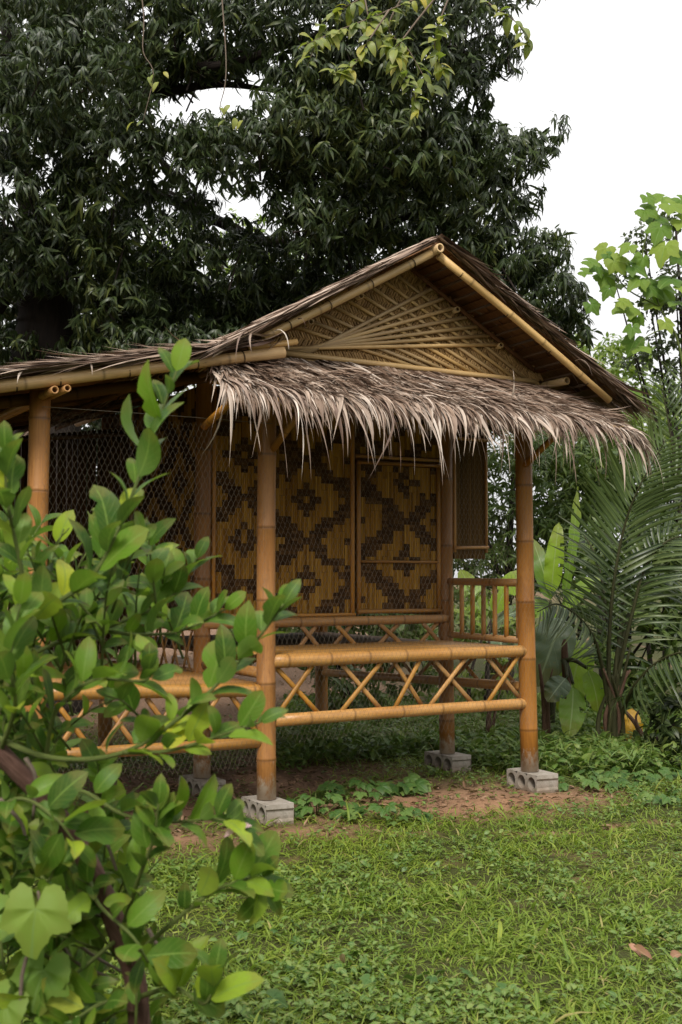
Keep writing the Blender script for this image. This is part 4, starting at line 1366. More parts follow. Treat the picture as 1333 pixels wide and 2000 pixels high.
side_tree(-3.5, -7.5, 6.0, 2.4, 'unseen tree added for shade across the lawn behind the viewer, on the left')
side_tree(1.5, -8.5, 6.0, 2.4, 'unseen tree added for shade across the lawn straight behind the viewer')
side_tree(6.5, -5.5, 6.0, 2.4, 'unseen tree added for shade across the lawn behind the viewer, on the right')

# right-hand small-leaved tree with the climbing lobed leaves
tree('small_leaved_tree', 'thin dark small-leaved tree at the right edge against the white sky', 'tree', at(1350, 900, 12.5),
     [(1330, 640, 12.5, 60, 60), (1290, 700, 12.5, 55, 40), (1320, 560, 12.5, 55, 50), (1270, 590, 12.5, 30, 25), (1240, 700, 12.5, 25, 18), (1260, 470, 12.5, 45, 25), (1320, 440, 12.5, 40, 30), (1345, 760, 12.5, 50, 60), (1200, 545, 12.5, 25, 12)], M_SMALL, LF_SMALL, 150, 6, .05, group=None, size=(.8, 1.3), limbs=9)
cv = at(1290, 620, 11.8)
climb = thing('climbing_vine', 'climbing vine with big pale green lobed leaves at the right edge against sky', 'vine', (cv[0], cv[1], 0))
CO = np.array([cv[0], cv[1], 0])
limb('stem', [(0.35, .1, 0), (.35, .1, 1.4), at(1335, 720, 11.9) - CO, at(1290, 600, 11.8) - CO, at(1255, 500, 11.8) - CO, at(1290, 400, 11.8) - CO], .018, .006, M_TWIG, climb, 6)
limb('stem', [at(1290, 600, 11.8) - CO, at(1220, 560, 11.8) - CO, at(1190, 500, 11.8) - CO], .010, .004, M_TWIG, climb, 6)
limb('stem', [at(1300, 640, 11.8) - CO, at(1260, 660, 11.8) - CO, at(1235, 690, 11.8) - CO], .008, .004, M_TWIG, climb, 6)
LOBES = []
for k in range(5):
    v, f, a = lobed(1.0, 5, R.uniform(.30, .42), .35 + .12 * k)
    LOBES.append((v, f, a))
LOBE_ME = [new_mesh('lobed_leaf', v, f, M_LOBE_O, True, {'lf': a}) for (v, f, a) in LOBES]
def put_leaf(name, me, parent, p, d, n, s):
    M = frames(np.array(d, float), np.array(n, float))
    o = obj(name, me, parent)
    from mathutils import Matrix
    m4 = Matrix([[M[0, 0] * s, M[0, 1] * s, M[0, 2] * s, p[0]], [M[1, 0] * s, M[1, 1] * s, M[1, 2] * s, p[1]], [M[2, 0] * s, M[2, 1] * s, M[2, 2] * s, p[2]], [0, 0, 0, 1]])
    o.matrix_local = m4
    return o
for (px, py, s) in ((1185, 485, 26), (1200, 510, 28), (1180, 540, 30), (1165, 520, 24), (1205, 555, 26), (1150, 510, 22), (1140, 530, 18), (1190, 565, 20),
                    (1155, 595, 22), (1230, 600, 34), (1190, 500, 22), (1215, 505, 22), (1235, 520, 28), (1250, 545, 30), (1270, 560, 34), (1290, 565, 38), (1280, 590, 28), (1310, 545, 34),
                    (1275, 425, 38), (1290, 445, 32), (1310, 400, 34), (1260, 410, 28), (1330, 430, 30), (1300, 480, 36), (1325, 500, 30), (1265, 385, 22), (1295, 385, 30), (1330, 390, 26),
                    (1235, 640, 22), (1250, 680, 30), (1240, 665, 28), (1215, 590, 20), (1230, 480, 24), (1255, 505, 24), (1320, 590, 30), (1335, 560, 30), (1245, 620, 22), (1300, 630, 24), (1235, 765, 24), (1210, 520, 20)):
    D = 11.75 + R.uniform(-.2, .2)
    p = at(px, py, D) - CO
    sz = s * D / FPX * 1.15
    o = put_leaf('leaf', R.choice(LOBE_ME), climb, p, (R.uniform(-1, 1), -.4, R.uniform(-.9, -.1)), (R.uniform(-.5, .5), -.8, .7), sz)

# hanging yellow-green branch at the top
vb = at(760, 60, 9.6)
hang = thing('hanging_branch', 'yellow-green leafy branch hanging into view at the top, before the mango crown', 'branch', tuple(vb))
LF_V = [new_mesh('vine_leaf', *leaf(.115, .05, 5, .2, .35, .45, .03)[:2], M_VINE_O, True, {'lf': leaf(.115, .05, 5, .2, .35, .45, .03)[2]}),
        new_mesh('vine_leaf', *leaf(.10, .046, 5, .3, .15, .5, .05)[:2], M_VINE_O, True, {'lf': leaf(.10, .046, 5, .3, .15, .5, .05)[2]})]
for (pts, nl) in (([(980, -160, 9.4), (880, -40, 9.5), (760, 20, 9.6), (660, 60, 9.6), (590, 90, 9.6)], 26),
                  ([(880, -40, 9.5), (800, 60, 9.5), (770, 110, 9.5), (800, 160, 9.5), (820, 225, 9.5)], 26),
                  ([(800, -60, 9.7), (700, 0, 9.7), (640, 40, 9.8), (600, 130, 9.8)], 18),
                  ([(900, -60, 9.5), (860, 40, 9.4), (850, 100, 9.4), (870, 150, 9.4)], 18),
                  ([(760, 20, 9.6), (720, 80, 9.5), (680, 140, 9.5), (640, 135, 9.5)], 16),
                  ([(880, -50, 9.6), (960, 10, 9.6), (1010, 45, 9.6), (1040, 95, 9.6)], 14),
                  ([(820, -60, 9.6), (760, 50, 9.7), (800, 100, 9.7), (850, 190, 9.7)], 14),
                  ([(700, -80, 9.7), (720, 30, 9.6), (740, 70, 9.6), (770, 100, 9.6)], 12)):
    q = [at(*p) - vb for p in pts]
    limb('twig', q, .010, .003, M_DRYTWIG, hang, 5, 6)
    path = smooth_path(q, 10)
    for k in range(int(nl * 1.6)):
        i = int((.3 + .7 * (k + R.random()) / (nl * 1.6)) * (len(path) - 1))
        p = path[i]
        put_leaf('leaf', R.choice(LF_V), hang, p, (R.uniform(-1, 1), R.uniform(-.9, .4), R.uniform(-1.3, .2)), (R.uniform(-.5, .5), R.uniform(-1.0, -.2), .8), R.uniform(.8, 1.6))
sp = at(440, 225, 12 - 1.2)
for (x0, y0, label, spots_) in ((445, 215, 'small hanging sprig of yellow-green leaves in a gap of the mango crown', [(430, 210), (445, 220), (460, 230), (450, 205), (475, 235), (440, 235)]),
                        (285, 150, 'thin twig with a few yellow-green leaves hanging before the dark crown', [(300, 145), (320, 140), (290, 150), (310, 160), (262, 238), (280, 236)])):
    b0 = at(x0, y0, 10.8)
    t = thing('hanging_branch', label, 'branch', tuple(b0))
    limb('twig', [at(x0 - 18, -90, 10.8) - b0, at(x0 - 4, y0 - 120, 10.8) - b0, at(x0 - 5, y0 - 50, 10.8) - b0, at(spots_[0][0], spots_[0][1], 10.8) - b0, at(spots_[-1][0], spots_[-1][1], 10.8) - b0], .008, .003, M_DRYTWIG, t, 5)
    for (px, py) in spots_:
        put_leaf('leaf', R.choice(LF_V), t, at(px, py, 10.8) - b0, (R.uniform(-1, 1), -.4, -.8), (R.uniform(-.5, .5), -.6, .8), R.uniform(.8, 1.1))

# ------------------------------------------------------------------ palms
def palm(name, label, base, fronds, indiv):
    t = thing(name, label, 'palm', (base[0], base[1], 0), 0, 'young coconut palms')
    off = np.array([base[0], base[1], 0])
    lv = [leaf(1.0, .062, 5, .45, .22, .30), leaf(1.0, .055, 5, .45, .42, .30)]
    lm = [new_mesh('leaflet', v, f, M_PALM_O, True, {'lf': a}) for (v, f, a) in lv]
    for fi, (pts, LL, nl, sag, tilt) in enumerate(fronds):
        q = [np.array([R.uniform(-.05, .05), R.uniform(-.05, .05), .02])] + [at(*p) - off for p in pts]
        path = smooth_path(q, 10)
        fr = limb('frond', q, .026, .004, M_STEM, t, 7, 10)
        K = len(path)
        parts = []
        for s in (-1, 1):
            for k in range(nl):
                f = .30 + .70 * (k + .5 * (s > 0)) / nl
                x = f * (K - 1)
                i = min(int(x), K - 2)
                p = path[i] + (path[i + 1] - path[i]) * (x - i)
                tg = unit(path[min(i + 1, K - 1)] - path[max(i - 1, 0)])
                sd = unit(np.cross(tg, np.array(tilt, float)))
                nn = np.cross(sd, tg)
                if nn[2] < 0:
                    nn = -nn
                op = .95 - .5 * f
                d = unit(sd * s * (op + .25) + tg * (.45 + .6 * f) + nn * .15 + np.array([0, 0, -sag * R.uniform(.6, 1.3)]) + np.array([R.gauss(0, .05) for _ in range(3)]))
                L = LL * (math.sin(math.pi * (.18 + .74 * (f - .3) / .7)) * .75 + .3) * R.uniform(.9, 1.08)
                if indiv(fi):
                    put_leaf('leaflet', R.choice(lm), fr, p, d, nn + np.array([0, 0, .3]), L)
                else:
                    parts.append(scatter(lv[k % 2], frames(d[None], (nn + np.array([0, 0, .3]))[None]), p[None], np.array([L]), np.array([R.random()])))
        if parts:
            g = join(parts)
            obj('leaflets', new_mesh('leaflets', g[0], g[1], M_PALM, True, g[2]), fr, 'stuff')
    return t
pb = G(1195, 1478)
D0 = pb[1]
pal = palm('coconut_palm', 'young coconut palm with long feathery fronds right of the porch', pb, [
    ([(1190, 1330, D0), (1195, 1180, D0), (1215, 1050, D0), (1245, 960, D0 - .1), (1300, 860, D0 - .2)], .66, 34, .05, (.1, -1, .25)),
    ([(1185, 1350, D0), (1165, 1260, D0 - .1), (1135, 1210, D0 - .3), (1090, 1180, D0 - .5), (1050, 1195, D0 - .7)], .44, 26, .25, (.25, -.7, .7)),
    ([(1205, 1340, D0), (1235, 1200, D0), (1265, 1100, D0), (1320, 1050, D0), (1400, 1060, D0)], .58, 28, .3, (-.2, -.7, .7)),
    ([(1215, 1400, D0), (1240, 1340, D0 - .2), (1290, 1290, D0 - .4), (1350, 1275, D0 - .6), (1420, 1310, D0 - .7)], .52, 26, .75, (0, -.4, 1)),
    ([(1200, 1330, D0), (1225, 1150, D0 + .1), (1265, 1000, D0 + .2), (1330, 930, D0 + .3), (1400, 930, D0 + .4)], .55, 24, .15, (-.2, -1, .3)),
    ([(1190, 1330, D0), (1185, 1200, D0 + .3), (1165, 1090, D0 + .6), (1130, 1030, D0 + .9)], .40, 20, .3, (.3, -.8, .5)),
    ([(1200, 1350, D0), (1235, 1180, D0 + .3), (1290, 1130, D0 + .5), (1380, 1150, D0 + .6)], .5, 22, .5, (0, -.5, .8)),
], lambda i: i < 5)
for k in range(7):
    limb('stalk', [(R.uniform(-.12, .12), R.uniform(-.06, .06), .0), (R.uniform(-.10, .12), 0, .35), (R.uniform(-.16, .2), R.uniform(-.1, .1), R.uniform(.6, .95))], .030, .010, M_DEADSTEM if k % 2 else M_STEM, pal, 7)
pb2 = G(1335, 1440) + np.array([.25, .5, 0])
palm('coconut_palm', 'second palm at the right edge, only frond tips above the thicket', pb2, [
    ([(1340, 1200, pb2[1]), (1330, 1000, pb2[1]), (1310, 850, pb2[1]), (1290, 740, pb2[1])], .5, 22, .1, (.1, -1, .3)),
    ([(1350, 1200, pb2[1]), (1360, 1000, pb2[1]), (1345, 840, pb2[1]), (1330, 720, pb2[1])], .5, 22, .1, (-.2, -1, .3))], lambda i: False)

# ------------------------------------------------------------------ banana plants
def banana_leaf(parent, p0, p1, width, bow, mat, nrm=(0, -1, .5), pet=.15):
    """blade from p0 to p1 with a raised midrib, torn here and there"""
    p0, p1 = np.array(p0, float), np.array(p1, float)
    d = p1 - p0
    L = np.linalg.norm(d)
    M = frames((d / L)[None], np.array(nrm, float)[None])[0]
    V, A, F = [], [], []
    n = 16
    tear = {R.randrange(4, 13) for _ in range(3)}
    for i in range(n + 1):
        t = i / n
        if t < pet:
            e = .03
        else:
            tt = (t - pet) / (1 - pet)
            e = max(.02, math.sin(math.pi * tt ** .8) ** .45 * (1 - .15 * tt)) if 0 < tt < 1 else .02
        z = bow * L * math.sin(math.pi * t * .9) - bow * L * t * t * .6
        for s in (-1, -.5, 0, .5, 1):
            x = s * width / 2 * e
            c = (.12 * abs(x) if abs(s) < 1 else .06 * abs(x)) + .012 * math.sin(i * 1.9 + s * 2) * abs(s)
            V.append(M @ np.array([x, L * t + (.02 if i in tear else 0) * abs(s), z + c + (.02 * s if i in tear else 0)]) + p0)
            A.append((s, t, 0))
    for i in range(n):
        for s in range(4):
            if i in tear and s in (0, 3) and R.random() < .5:
                continue
            a = i * 5 + s
            F.append((a, a + 1, a + 6, a + 5))
    return obj('leaf', new_mesh('leaf', np.array(V), F, mat, True, {'lf': np.array(A)}), parent)
def banana(label, base, leaves, h=.9, bark=M_STEM, r=.075):
    t = thing('banana_plant', label, 'banana plant', (base[0], base[1], 0), 0, 'banana plants')
    off = np.array([base[0], base[1], 0])
    limb('stem', [(0, 0, -.03), (.03, 0, h * .5), (.01, 0, h), (.02, 0, h * 1.12)], r, r * .3, bark, t, 10)
    for (a, b, wd, bow, mt_, nr) in leaves:
        q0, q1 = at(*a) - off, at(*b) - off
        limb('leaf_stalk', [(0, 0, h * .9), (q0 + np.array([0, 0, h])) / 2 + np.array([0, 0, -.02]), q0 + (q1 - q0) * .05], .028, .014, M_STEM, t, 6)
        banana_leaf(t, q0, q1, wd, bow, mt_, nr)
    return t
b1 = G(1092, 1462)
D1 = b1[1] + .6
banana('banana plant with bright upright leaves just right of the front right post', (b1[0], D1), [
    ((1075, 1180, D1), (1092, 1020, D1), .19, .05, M_BANANA_O, (-.3, -1, .1)),
    ((1080, 1190, D1), (1040, 1050, D1 + .2), .20, .05, M_BANANA_O, (.2, -1, .2)),
    ((1095, 1200, D1), (1130, 950, D1 + .2), .16, .03, M_BANANA_O, (.8, -1, 0)),
    ((1090, 1210, D1), (1180, 1120, D1 + .4), .20, .12, M_BANANA_O, (0, -.5, 1)),
    ((1085, 1230, D1), (1030, 1160, D1 + .3), .24, .1, M_BANANA_O, (0, -.4, 1)),
    ((1105, 1190, D1 - .3), (1050, 1340, D1 - .5), .42, .08, M_BANANA_G, (-.1, -1, .35)),
    ((1140, 1230, D1 - .1), (1100, 1400, D1 - .3), .34, .1, M_BANANA_O, (.1, -1, .3))], .95)
b2 = G(960, 1400)
D2 = 12.6
b2 = at(960, 1300, D2)
banana('banana plant behind the porch railing, broad leaves seen through the balusters', (b2[0], D2), [
    ((960, 1230, D2), (890, 1195, D2 - .1), .34, .15, M_BANANA_O, (0, -.6, 1)),
    ((960, 1230, D2), (1040, 1190, D2 - .2), .36, .15, M_BANANA_G, (0, -.6, 1)),
    ((960, 1220, D2), (1035, 1105, D2 + .2), .30, .2, M_BANANA_O, (0, -.5, 1)),
    ((950, 1230, D2), (900, 1110, D2 + .3), .26, .12, M_BANANA_O, (0, -1, .4)),
    ((970, 1230, D2), (985, 1290, D2 - .3), .30, .15, M_BANANA_G, (0, -1, .4))], .75)
b3 = G(1150, 1470)
banana('small banana plant with dead brown stem between post and palm', (b3[0] - .15, b3[1] + .3), [
    ((1120, 1330, b3[1]), (1112, 1440, b3[1] - .2), .26, .08, M_BANANA_O, (.1, -1, .3)),
    ((1110, 1320, b3[1]), (1070, 1370, b3[1] - .1), .22, .12, M_BANANA_G, (-.1, -1, .5)),
    ((1145, 1300, b3[1]), (1170, 1390, b3[1] - .1), .22, .12, M_BANANA_O, (.2, -1, .4))], .85, M_DEADSTEM, .06)
for (px, py, wd, ln, ang, lab) in ((1238, 1478, .22, .34, .35, 'fallen orange-yellow banana leaf behind the palm foot, the larger one'), (1285, 1470, .14, .28, -1.2, 'fallen orange-yellow leaf at the right beside the dark glossy shrub'), (1172, 1455, .13, .2, .9, 'small orange dead leaf showing left of the palm foot')):
    p = G(px, py) + np.array([0, .25, 0])
    t = thing('fallen_leaf', lab, 'leaf', tuple(p), 0, 'yellowed leaves on the ground')
    banana_leaf(t, (0, 0, .02), (ln * math.sin(ang) * .6, .05, ln * abs(math.cos(ang)) + .05), wd, .15, M_YELLOW_O, (0, -1, .2), .05)
for (px, py, h, lean, lab) in ((1270, 1482, .42, -.12, 'short dead brown stalk leaning beside the orange leaf'), (960, 1470, .55, .02, 'grey-brown dead stake standing behind the right front post'), (1075, 1475, .75, -.03, 'thin dark dead stem right of the front right post')):
    p = G(px, py) + np.array([0, .2, 0])
    t = thing('dead_stalk', lab, 'stalk', tuple(p))
    limb('stalk', [(0, 0, -.02), (lean * .3, 0, h * .5), (lean * 1.6, .02, h)], .042, .010, M_DEADSTEM, t, 8, 5, .12)
    limb('dry_sheath', [(.02, -.02, h * .2), (lean + .05, -.03, h * .7), (lean + .09, -.02, h * .95)], .02, .006, M_DEADSTEM, t, 5)

# ------------------------------------------------------------------ grass and weeds
def in_view(x, y):
    px = CX + FPX * x / np.maximum(y, .1)
    return (px > -500) & (px < 1850)
BL = [leaf(1.0, .085, 4, .3, .5, .35), leaf(1.0, .075, 4, .3, .9, .35), leaf(1.0, .13, 4, .25, .65, .4), leaf(1.0, .055, 4, .2, .25, .35)]
N = 215000
y = 3.0 + (14.0 - 3.0) * rng.random(N) ** 1.25
hw = y * .34 + .75
x = rng.uniform(-1, 1, N) * hw
k = in_view(x, y)
b_ = bare(x, y)
clump = fbm(x * 3.3 + 20, y * 3.3)
k &= rng.random(N) < (1 - b_) ** 1.2 * (.25 + 1.1 * clump) * np.clip(1.25 - (y - 5) * .05, .35, 1)
x, y, clump = x[k], y[k], clump[k]
n = len(x)
z = zground(x, y)
an = rng.uniform(0, 2 * math.pi, n)
el = rng.uniform(.25, 1.25, n)
d = np.stack([np.cos(an) * np.cos(el), np.sin(an) * np.cos(el), np.sin(el)], 1)
nn = np.stack([-np.cos(an) * np.sin(el), -np.sin(an) * np.sin(el), np.cos(el)], 1) + rng.normal(0, .3, (n, 3))
sz = rng.uniform(.035, .092, n) * (.6 + .75 * clump)
tall = rng.random(n) < .03
sz[tall] *= 1.7
rn = np.clip(rng.normal(.30 + .45 * (fbm(x * 1.3 + 4, y * 1.3) - .3), .2, n), 0, .92)
rn[rng.random(n) < .03] = .98
T = np.stack([x, y, z - .004], 1)
M = frames(d, nn)
ch = rng.integers(0, len(BL), n)
parts = [scatter(BL[c], M[ch == c], T[ch == c], sz[ch == c], rn[ch == c]) for c in range(len(BL))]
g = join(parts)
o = obj('grass', new_mesh('grass', g[0], g[1], M_GRASS, True, g[2]), None, 'stuff')
tag(o, 'short yellowish green grass covering the foreground lawn', 'grass')
# little broad-leaved weeds between the grass
WL = [leaf(1.0, .55, 3, .2, .3, .45), leaf(1.0, .42, 3, .2, .5, .45)]
N = 16000
y = 3.4 + 9.5 * rng.random(N) ** 1.1
x = rng.uniform(-1, 1, N) * (y * .33 + .2)
k = (rng.random(N) < np.clip((fbm(x * 2 + 40, y * 2) - .36) * 3.0, .05, 1)) & (rng.random(N) < 1 - .8 * bare(x, y))
x, y = x[k], y[k]
parts = []
for q in range(5):
    n = len(x)
    an = rng.uniform(0, 2 * math.pi, n)
    el = rng.uniform(.0, .8, n)
    d = np.stack([np.cos(an) * np.cos(el), np.sin(an) * np.cos(el), np.sin(el)], 1)
    T = np.stack([x + rng.normal(0, .012, n), y + rng.normal(0, .012, n), zground(x, y) + rng.uniform(.01, .05, n)], 1)
    parts.append(scatter(WL[q % 2], frames(d, np.tile([0, 0, 1.0], (n, 1)) + rng.normal(0, .3, (n, 3))), T, rng.uniform(.018, .045, n), np.clip(rng.normal(.5, .28, n), 0, 1)))
g = join(parts)
o = obj('weeds', new_mesh('weeds', g[0], g[1], M_WEED, True, g[2]), None, 'stuff')
tag(o, 'small broad-leaved weeds mixed into the lawn', 'weeds')
# undergrowth behind the hut on the right
N = 5200
x = rng.uniform(-.6, 4.2, N)
y = rng.uniform(8.9, 13.5, N)
u_, v_ = hut_local(x, y)
k = ((u_ > .9) & (v_ > 1.6) | (u_ > 2.35)) & (fbm(x * 1.6, y * 1.6) > .32)
x, y = x[k], y[k]
parts = []
for q in range(8):
    n = len(x)
    an = rng.uniform(0, 2 * math.pi, n)
    el = rng.uniform(.0, 1.1, n)
    d = np.stack([np.cos(an) * np.cos(el), np.sin(an) * np.cos(el), np.sin(el)], 1)
    T = np.stack([x + rng.normal(0, .03, n), y + rng.normal(0, .03, n), zground(x, y) + rng.uniform(.01, .16, n)], 1)
    parts.append(scatter((WL + BL)[q % 4], frames(d, np.tile([0, 0, 1.0], (n, 1)) + rng.normal(0, .4, (n, 3))), T, rng.uniform(.05, .11, n) * (1.6 if q % 4 > 1 else 1), np.clip(rng.normal(.45, .28, n), 0, 1)))
g = join(parts)
o = obj('undergrowth', new_mesh('undergrowth', g[0], g[1], M_WEED, True, g[2]), None, 'stuff')
tag(o, 'ankle-high green undergrowth behind and right of the hut', 'undergrowth')
# dry leaf litter under and behind the hut
N = 9000
x = rng.uniform(-7, 2.8, N)
y = rng.uniform(6.8, 26, N)
near = rng.random(N) < .55
x[near] = rng.uniform(-2.2, 2.4, near.sum())
y[near] = rng.uniform(6.9, 11.5, near.sum())
k = rng.random(N) < bare(x, y) * (.25 + 1.2 * (fbm(x * 2.2 + 60, y * 2.2)))
x, y = x[k], y[k]
n = len(x)
an = rng.uniform(0, 2 * math.pi, n)
d = np.stack([np.cos(an), np.sin(an), rng.normal(0, .15, n)], 1)
LL = [leaf(1.0, .4, 3, .5, .3, .45), leaf(1.0, .25, 3, .6, -.3, .45)]
T = np.stack([x, y, zground(x, y) + .008], 1)
M = frames(d, np.tile([0, 0, 1.0], (n, 1)) + rng.normal(0, .35, (n, 3)))
ch = rng.integers(0, 2, n)
g = join([scatter(LL[c], M[ch == c], T[ch == c], rng.uniform(.025, .085, (ch == c).sum()), rng.random((ch == c).sum())) for c in (0, 1)])
o = obj('leaf_litter', new_mesh('leaf_litter', g[0], g[1], M_LITTER, True, g[2]), None, 'stuff')
tag(o, 'brown dry leaf litter on the bare earth under the hut', 'leaf litter')

# lobed-leaf creepers on the ground
M_LOBE_D = mat_leaf('creeper_leaves', [(0.0, (.035, .085, .018)), (.6, (.065, .135, .028)), (1.0, (.13, .20, .05))], by_obj=True, trans=.25, rough=.5, spec=.25, vein=0, ribw=.10, rib=(.12, .20, .06), spots=.06)
LOBE_ME2 = [new_mesh('creeper_leaf', v, f, M_LOBE_D, True, {'lf': a}) for (v, f, a) in LOBES]
def creeper(px, py, n, rx, ry, size, hgt, label, z0=0.0):
    p = G(px, py)
    t = thing('ground_creeper', label, 'plant', (p[0], p[1], 0), 0, 'lobed-leaf plants on the ground')
    for k in range(n):
        a, r = R.uniform(0, 6.28), math.sqrt(R.random())
        dx, dy = math.cos(a) * r * rx, math.sin(a) * r * ry
        h = hgt * R.uniform(.4, 1.0) * (1 - .5 * r)
        o = put_leaf('leaf', R.choice(LOBE_ME2), t, (dx, dy, h), (math.cos(a) + R.gauss(0, .5), math.sin(a) - .5, -.25), (R.gauss(0, .3), R.gauss(-.25, .3), 1), size * R.uniform(.6, 1.2))
        if k % 2 == 0:
            limb('stem', [(dx * .3, dy * .3, 0), (dx * .7, dy * .7, h * .7), (dx, dy, h)], .004, .002, M_TWIG, t, 4, 3)
    return t
creeper(620, 1590, 44, .26, .22, .058, .15, 'lobed-leaf creeper right beside the nearest concrete block')
creeper(700, 1560, 26, .26, .18, .062, .15, 'patch of lobed leaves in the shade just behind the creeper by the block')
creeper(790, 1548, 14, .20, .14, .085, .15, 'few large lobed leaves standing on the bare earth before the porch')
creeper(755, 1605, 34, .26, .18, .052, .13, 'lobed-leaf creeper at the middle edge of the lawn')
creeper(1160, 1535, 44, .45, .26, .062, .12, 'lobed-leaf creeper right of the front right concrete block')
creeper(1260, 1525, 46, .45, .30, .064, .12, 'lobed-leaf creeper mat before the palm')
creeper(1340, 1570, 30, .40, .30, .060, .10, 'lobed-leaf creeper at the right edge of the lawn')
creeper(1130, 1490, 30, .40, .22, .060, .15, 'creeper mat in the shade behind the front right block')
creeper(660, 1895, 10, .22, .16, .038, .06, 'scattered pale lobed leaves low in the foreground grass')
creeper(840, 1930, 10, .30, .16, .040, .06, 'pale lobed leaves lying in the bottom middle of the lawn')
creeper(540, 1830, 8, .18, .16, .042, .06, 'pale lobed leaves in the grass close to the foreground bush')
creeper(480, 1985, 6, .10, .10, .050, .10, 'bright lobed leaves at the bottom edge below the foreground bush')

# dry curled leaves on the lawn
for (px, py, n_, s, lab) in ((1298, 1893, 3, .06, 'curled pinkish brown dry leaves on the lawn at the right edge'), (697, 1906, 1, .04, 'single small brown dry leaf in the foreground grass')):
    p = G(px, py)
    t = thing('dry_leaf', lab, 'leaf', (p[0], p[1], .04))
    for k in range(n_):
        v, f, a = leaf(s * R.uniform(.9, 1.3), s * .6, 6, .9, .5 * R.choice((-1, 1)), .5, .1)
        put_leaf('leaf', new_mesh('leaf', v, f, M_DRY_O, True, {'lf': a}), t, (R.uniform(-.05, .05) * n_ * .5 - .03, R.uniform(-.02, .02), .0), (R.uniform(-1, 1), R.uniform(-.5, .5), .25), (R.uniform(-.5, .5), -.5, .8), 1.0)

# ------------------------------------------------------------------ the foreground lime bush
bb0 = at(285, 2050, 2.55)
bush = thing('lime_bush', 'leafy green lime bush filling the left foreground, with a slanting brown trunk', 'bush', (bb0[0], bb0[1], 0))
BO = np.array([bb0[0], bb0[1], 0])
LBV = [leaf(1.0, .52, 8, .16, .10, .50, .012, .72), leaf(1.0, .48, 8, .28, .22, .47, .02, .75), leaf(1.0, .56, 8, .10, -.10, .52, .012, .68), leaf(1.0, .46, 8, .5, .12, .46, .02, .8), leaf(1.0, .52, 8, .2, .34, .50, .02, .72)]
def bitten(b, seed):
    """the same leaf with uneven halves, a twist and a chewed notch"""
    v, f, a = b[0].copy(), b[1], b[2]
    q = random.Random(seed)
    ph, tw, cu = q.uniform(0, 6), q.uniform(-.5, .5), q.uniform(-.25, .3)
    nt_ = q.randrange(3, 7)
    for i in range(len(v)):
        lat, t = a[i][0], a[i][1]
        v[i][0] *= 1 + .10 * math.sin(t * 7 + ph) * lat
        v[i][0] += .05 * math.sin(t * 3 + ph)
        v[i][2] += tw * v[i][0] * t + cu * (v[i][0] ** 2) * 2
        if i // 3 == nt_ and lat == (1 if seed % 2 else -1):
            v[i][0] *= q.uniform(.35, .8)
    return v, f, a
LBV = LBV + [bitten(LBV[k % 5], k) for k in range(9)]
LBM = [new_mesh('leaf', v, f, M_LIME_O, True, {'lf': a}) for (v, f, a) in LBV]
limb('trunk', [(0, 0, -.05), at(272, 1990, 2.55) - BO, at(235, 1830, 2.52) - BO, at(170, 1680, 2.5) - BO, at(95, 1570, 2.48) - BO, at(0, 1470, 2.45) - BO, at(-60, 1400, 2.45) - BO], .026, .019, M_LIMEBARK, bush, 12, 8, .03)
BR = [  # (points, leaf count, size, radius, leaf start)
    ([(-60, 1400, 2.45), (-30, 1290, 2.4), (60, 1210, 2.4), (180, 1125, 2.4), (245, 1000, 2.42), (300, 850, 2.45), (345, 725, 2.48)], 30, .105, .008, .30),
    ([(60, 1215, 2.4), (40, 1100, 2.35), (15, 980, 2.32), (10, 880, 2.3)], 13, .085, .006, .3),
    ([(-40, 1360, 2.5), (80, 1270, 2.6), (200, 1230, 2.65), (330, 1170, 2.7), (385, 1090, 2.72)], 24, .085, .006, .3),
    ([(200, 1232, 2.65), (280, 1240, 2.62), (360, 1230, 2.6), (440, 1190, 2.6)], 12, .085, .005, .2),
    ([(-30, 1430, 2.45), (100, 1480, 2.4), (240, 1470, 2.42), (360, 1395, 2.42), (440, 1320, 2.42), (510, 1240, 2.42), (555, 1180, 2.42)], 24, .090, .007, .30),
    ([(240, 1470, 2.42), (330, 1466, 2.40), (420, 1440, 2.38), (510, 1410, 2.36)], 13, .085, .005, .15),
    ([(60, 1530, 2.46), (160, 1545, 2.4), (240, 1590, 2.38), (330, 1605, 2.38), (420, 1600, 2.38), (455, 1610, 2.38)], 18, .092, .005, .25),
    ([(235, 1830, 2.52), (270, 1720, 2.4), (300, 1640, 2.35), (310, 1570, 2.33)], 12, .085, .006, .2),
    ([(250, 1880, 2.5), (340, 1800, 2.42), (420, 1740, 2.4), (500, 1715, 2.4), (520, 1740, 2.4)], 18, .085, .006, .3),
    ([(262, 1950, 2.5), (340, 1930, 2.4), (400, 1960, 2.35), (420, 1900, 2.35)], 14, .095, .006, .2),
    ([(170, 1680, 2.5), (190, 1760, 2.4), (260, 1830, 2.35), (290, 1880, 2.35)], 10, .085, .005, .2),
    ([(100, 1580, 2.5), (60, 1660, 2.4), (90, 1720, 2.36), (110, 1690, 2.34)], 10, .085, .005, .2),
    ([(90, 1480, 2.45), (110, 1390, 2.4), (180, 1330, 2.4), (280, 1330, 2.42), (290, 1310, 2.42)], 16, .085, .005, .2),
    ([(0, 1470, 2.45), (30, 1380, 2.35), (20, 1290, 2.3), (40, 1180, 2.28)], 14, .09, .006, .2),
    ([(235, 1830, 2.52), (150, 1900, 2.4), (90, 1950, 2.35), (60, 2000, 2.32)], 12, .09, .005, .2),
    ([(262, 1950, 2.5), (200, 1960, 2.38), (150, 1990, 2.33), (130, 2010, 2.3)], 10, .095, .005, .2),
    ([(-40, 1600, 2.5), (40, 1560, 2.35), (110, 1600, 2.3), (150, 1650, 2.3)], 12, .085, .005, .2),
]
LS = []       # (pos, dir, normal, size)
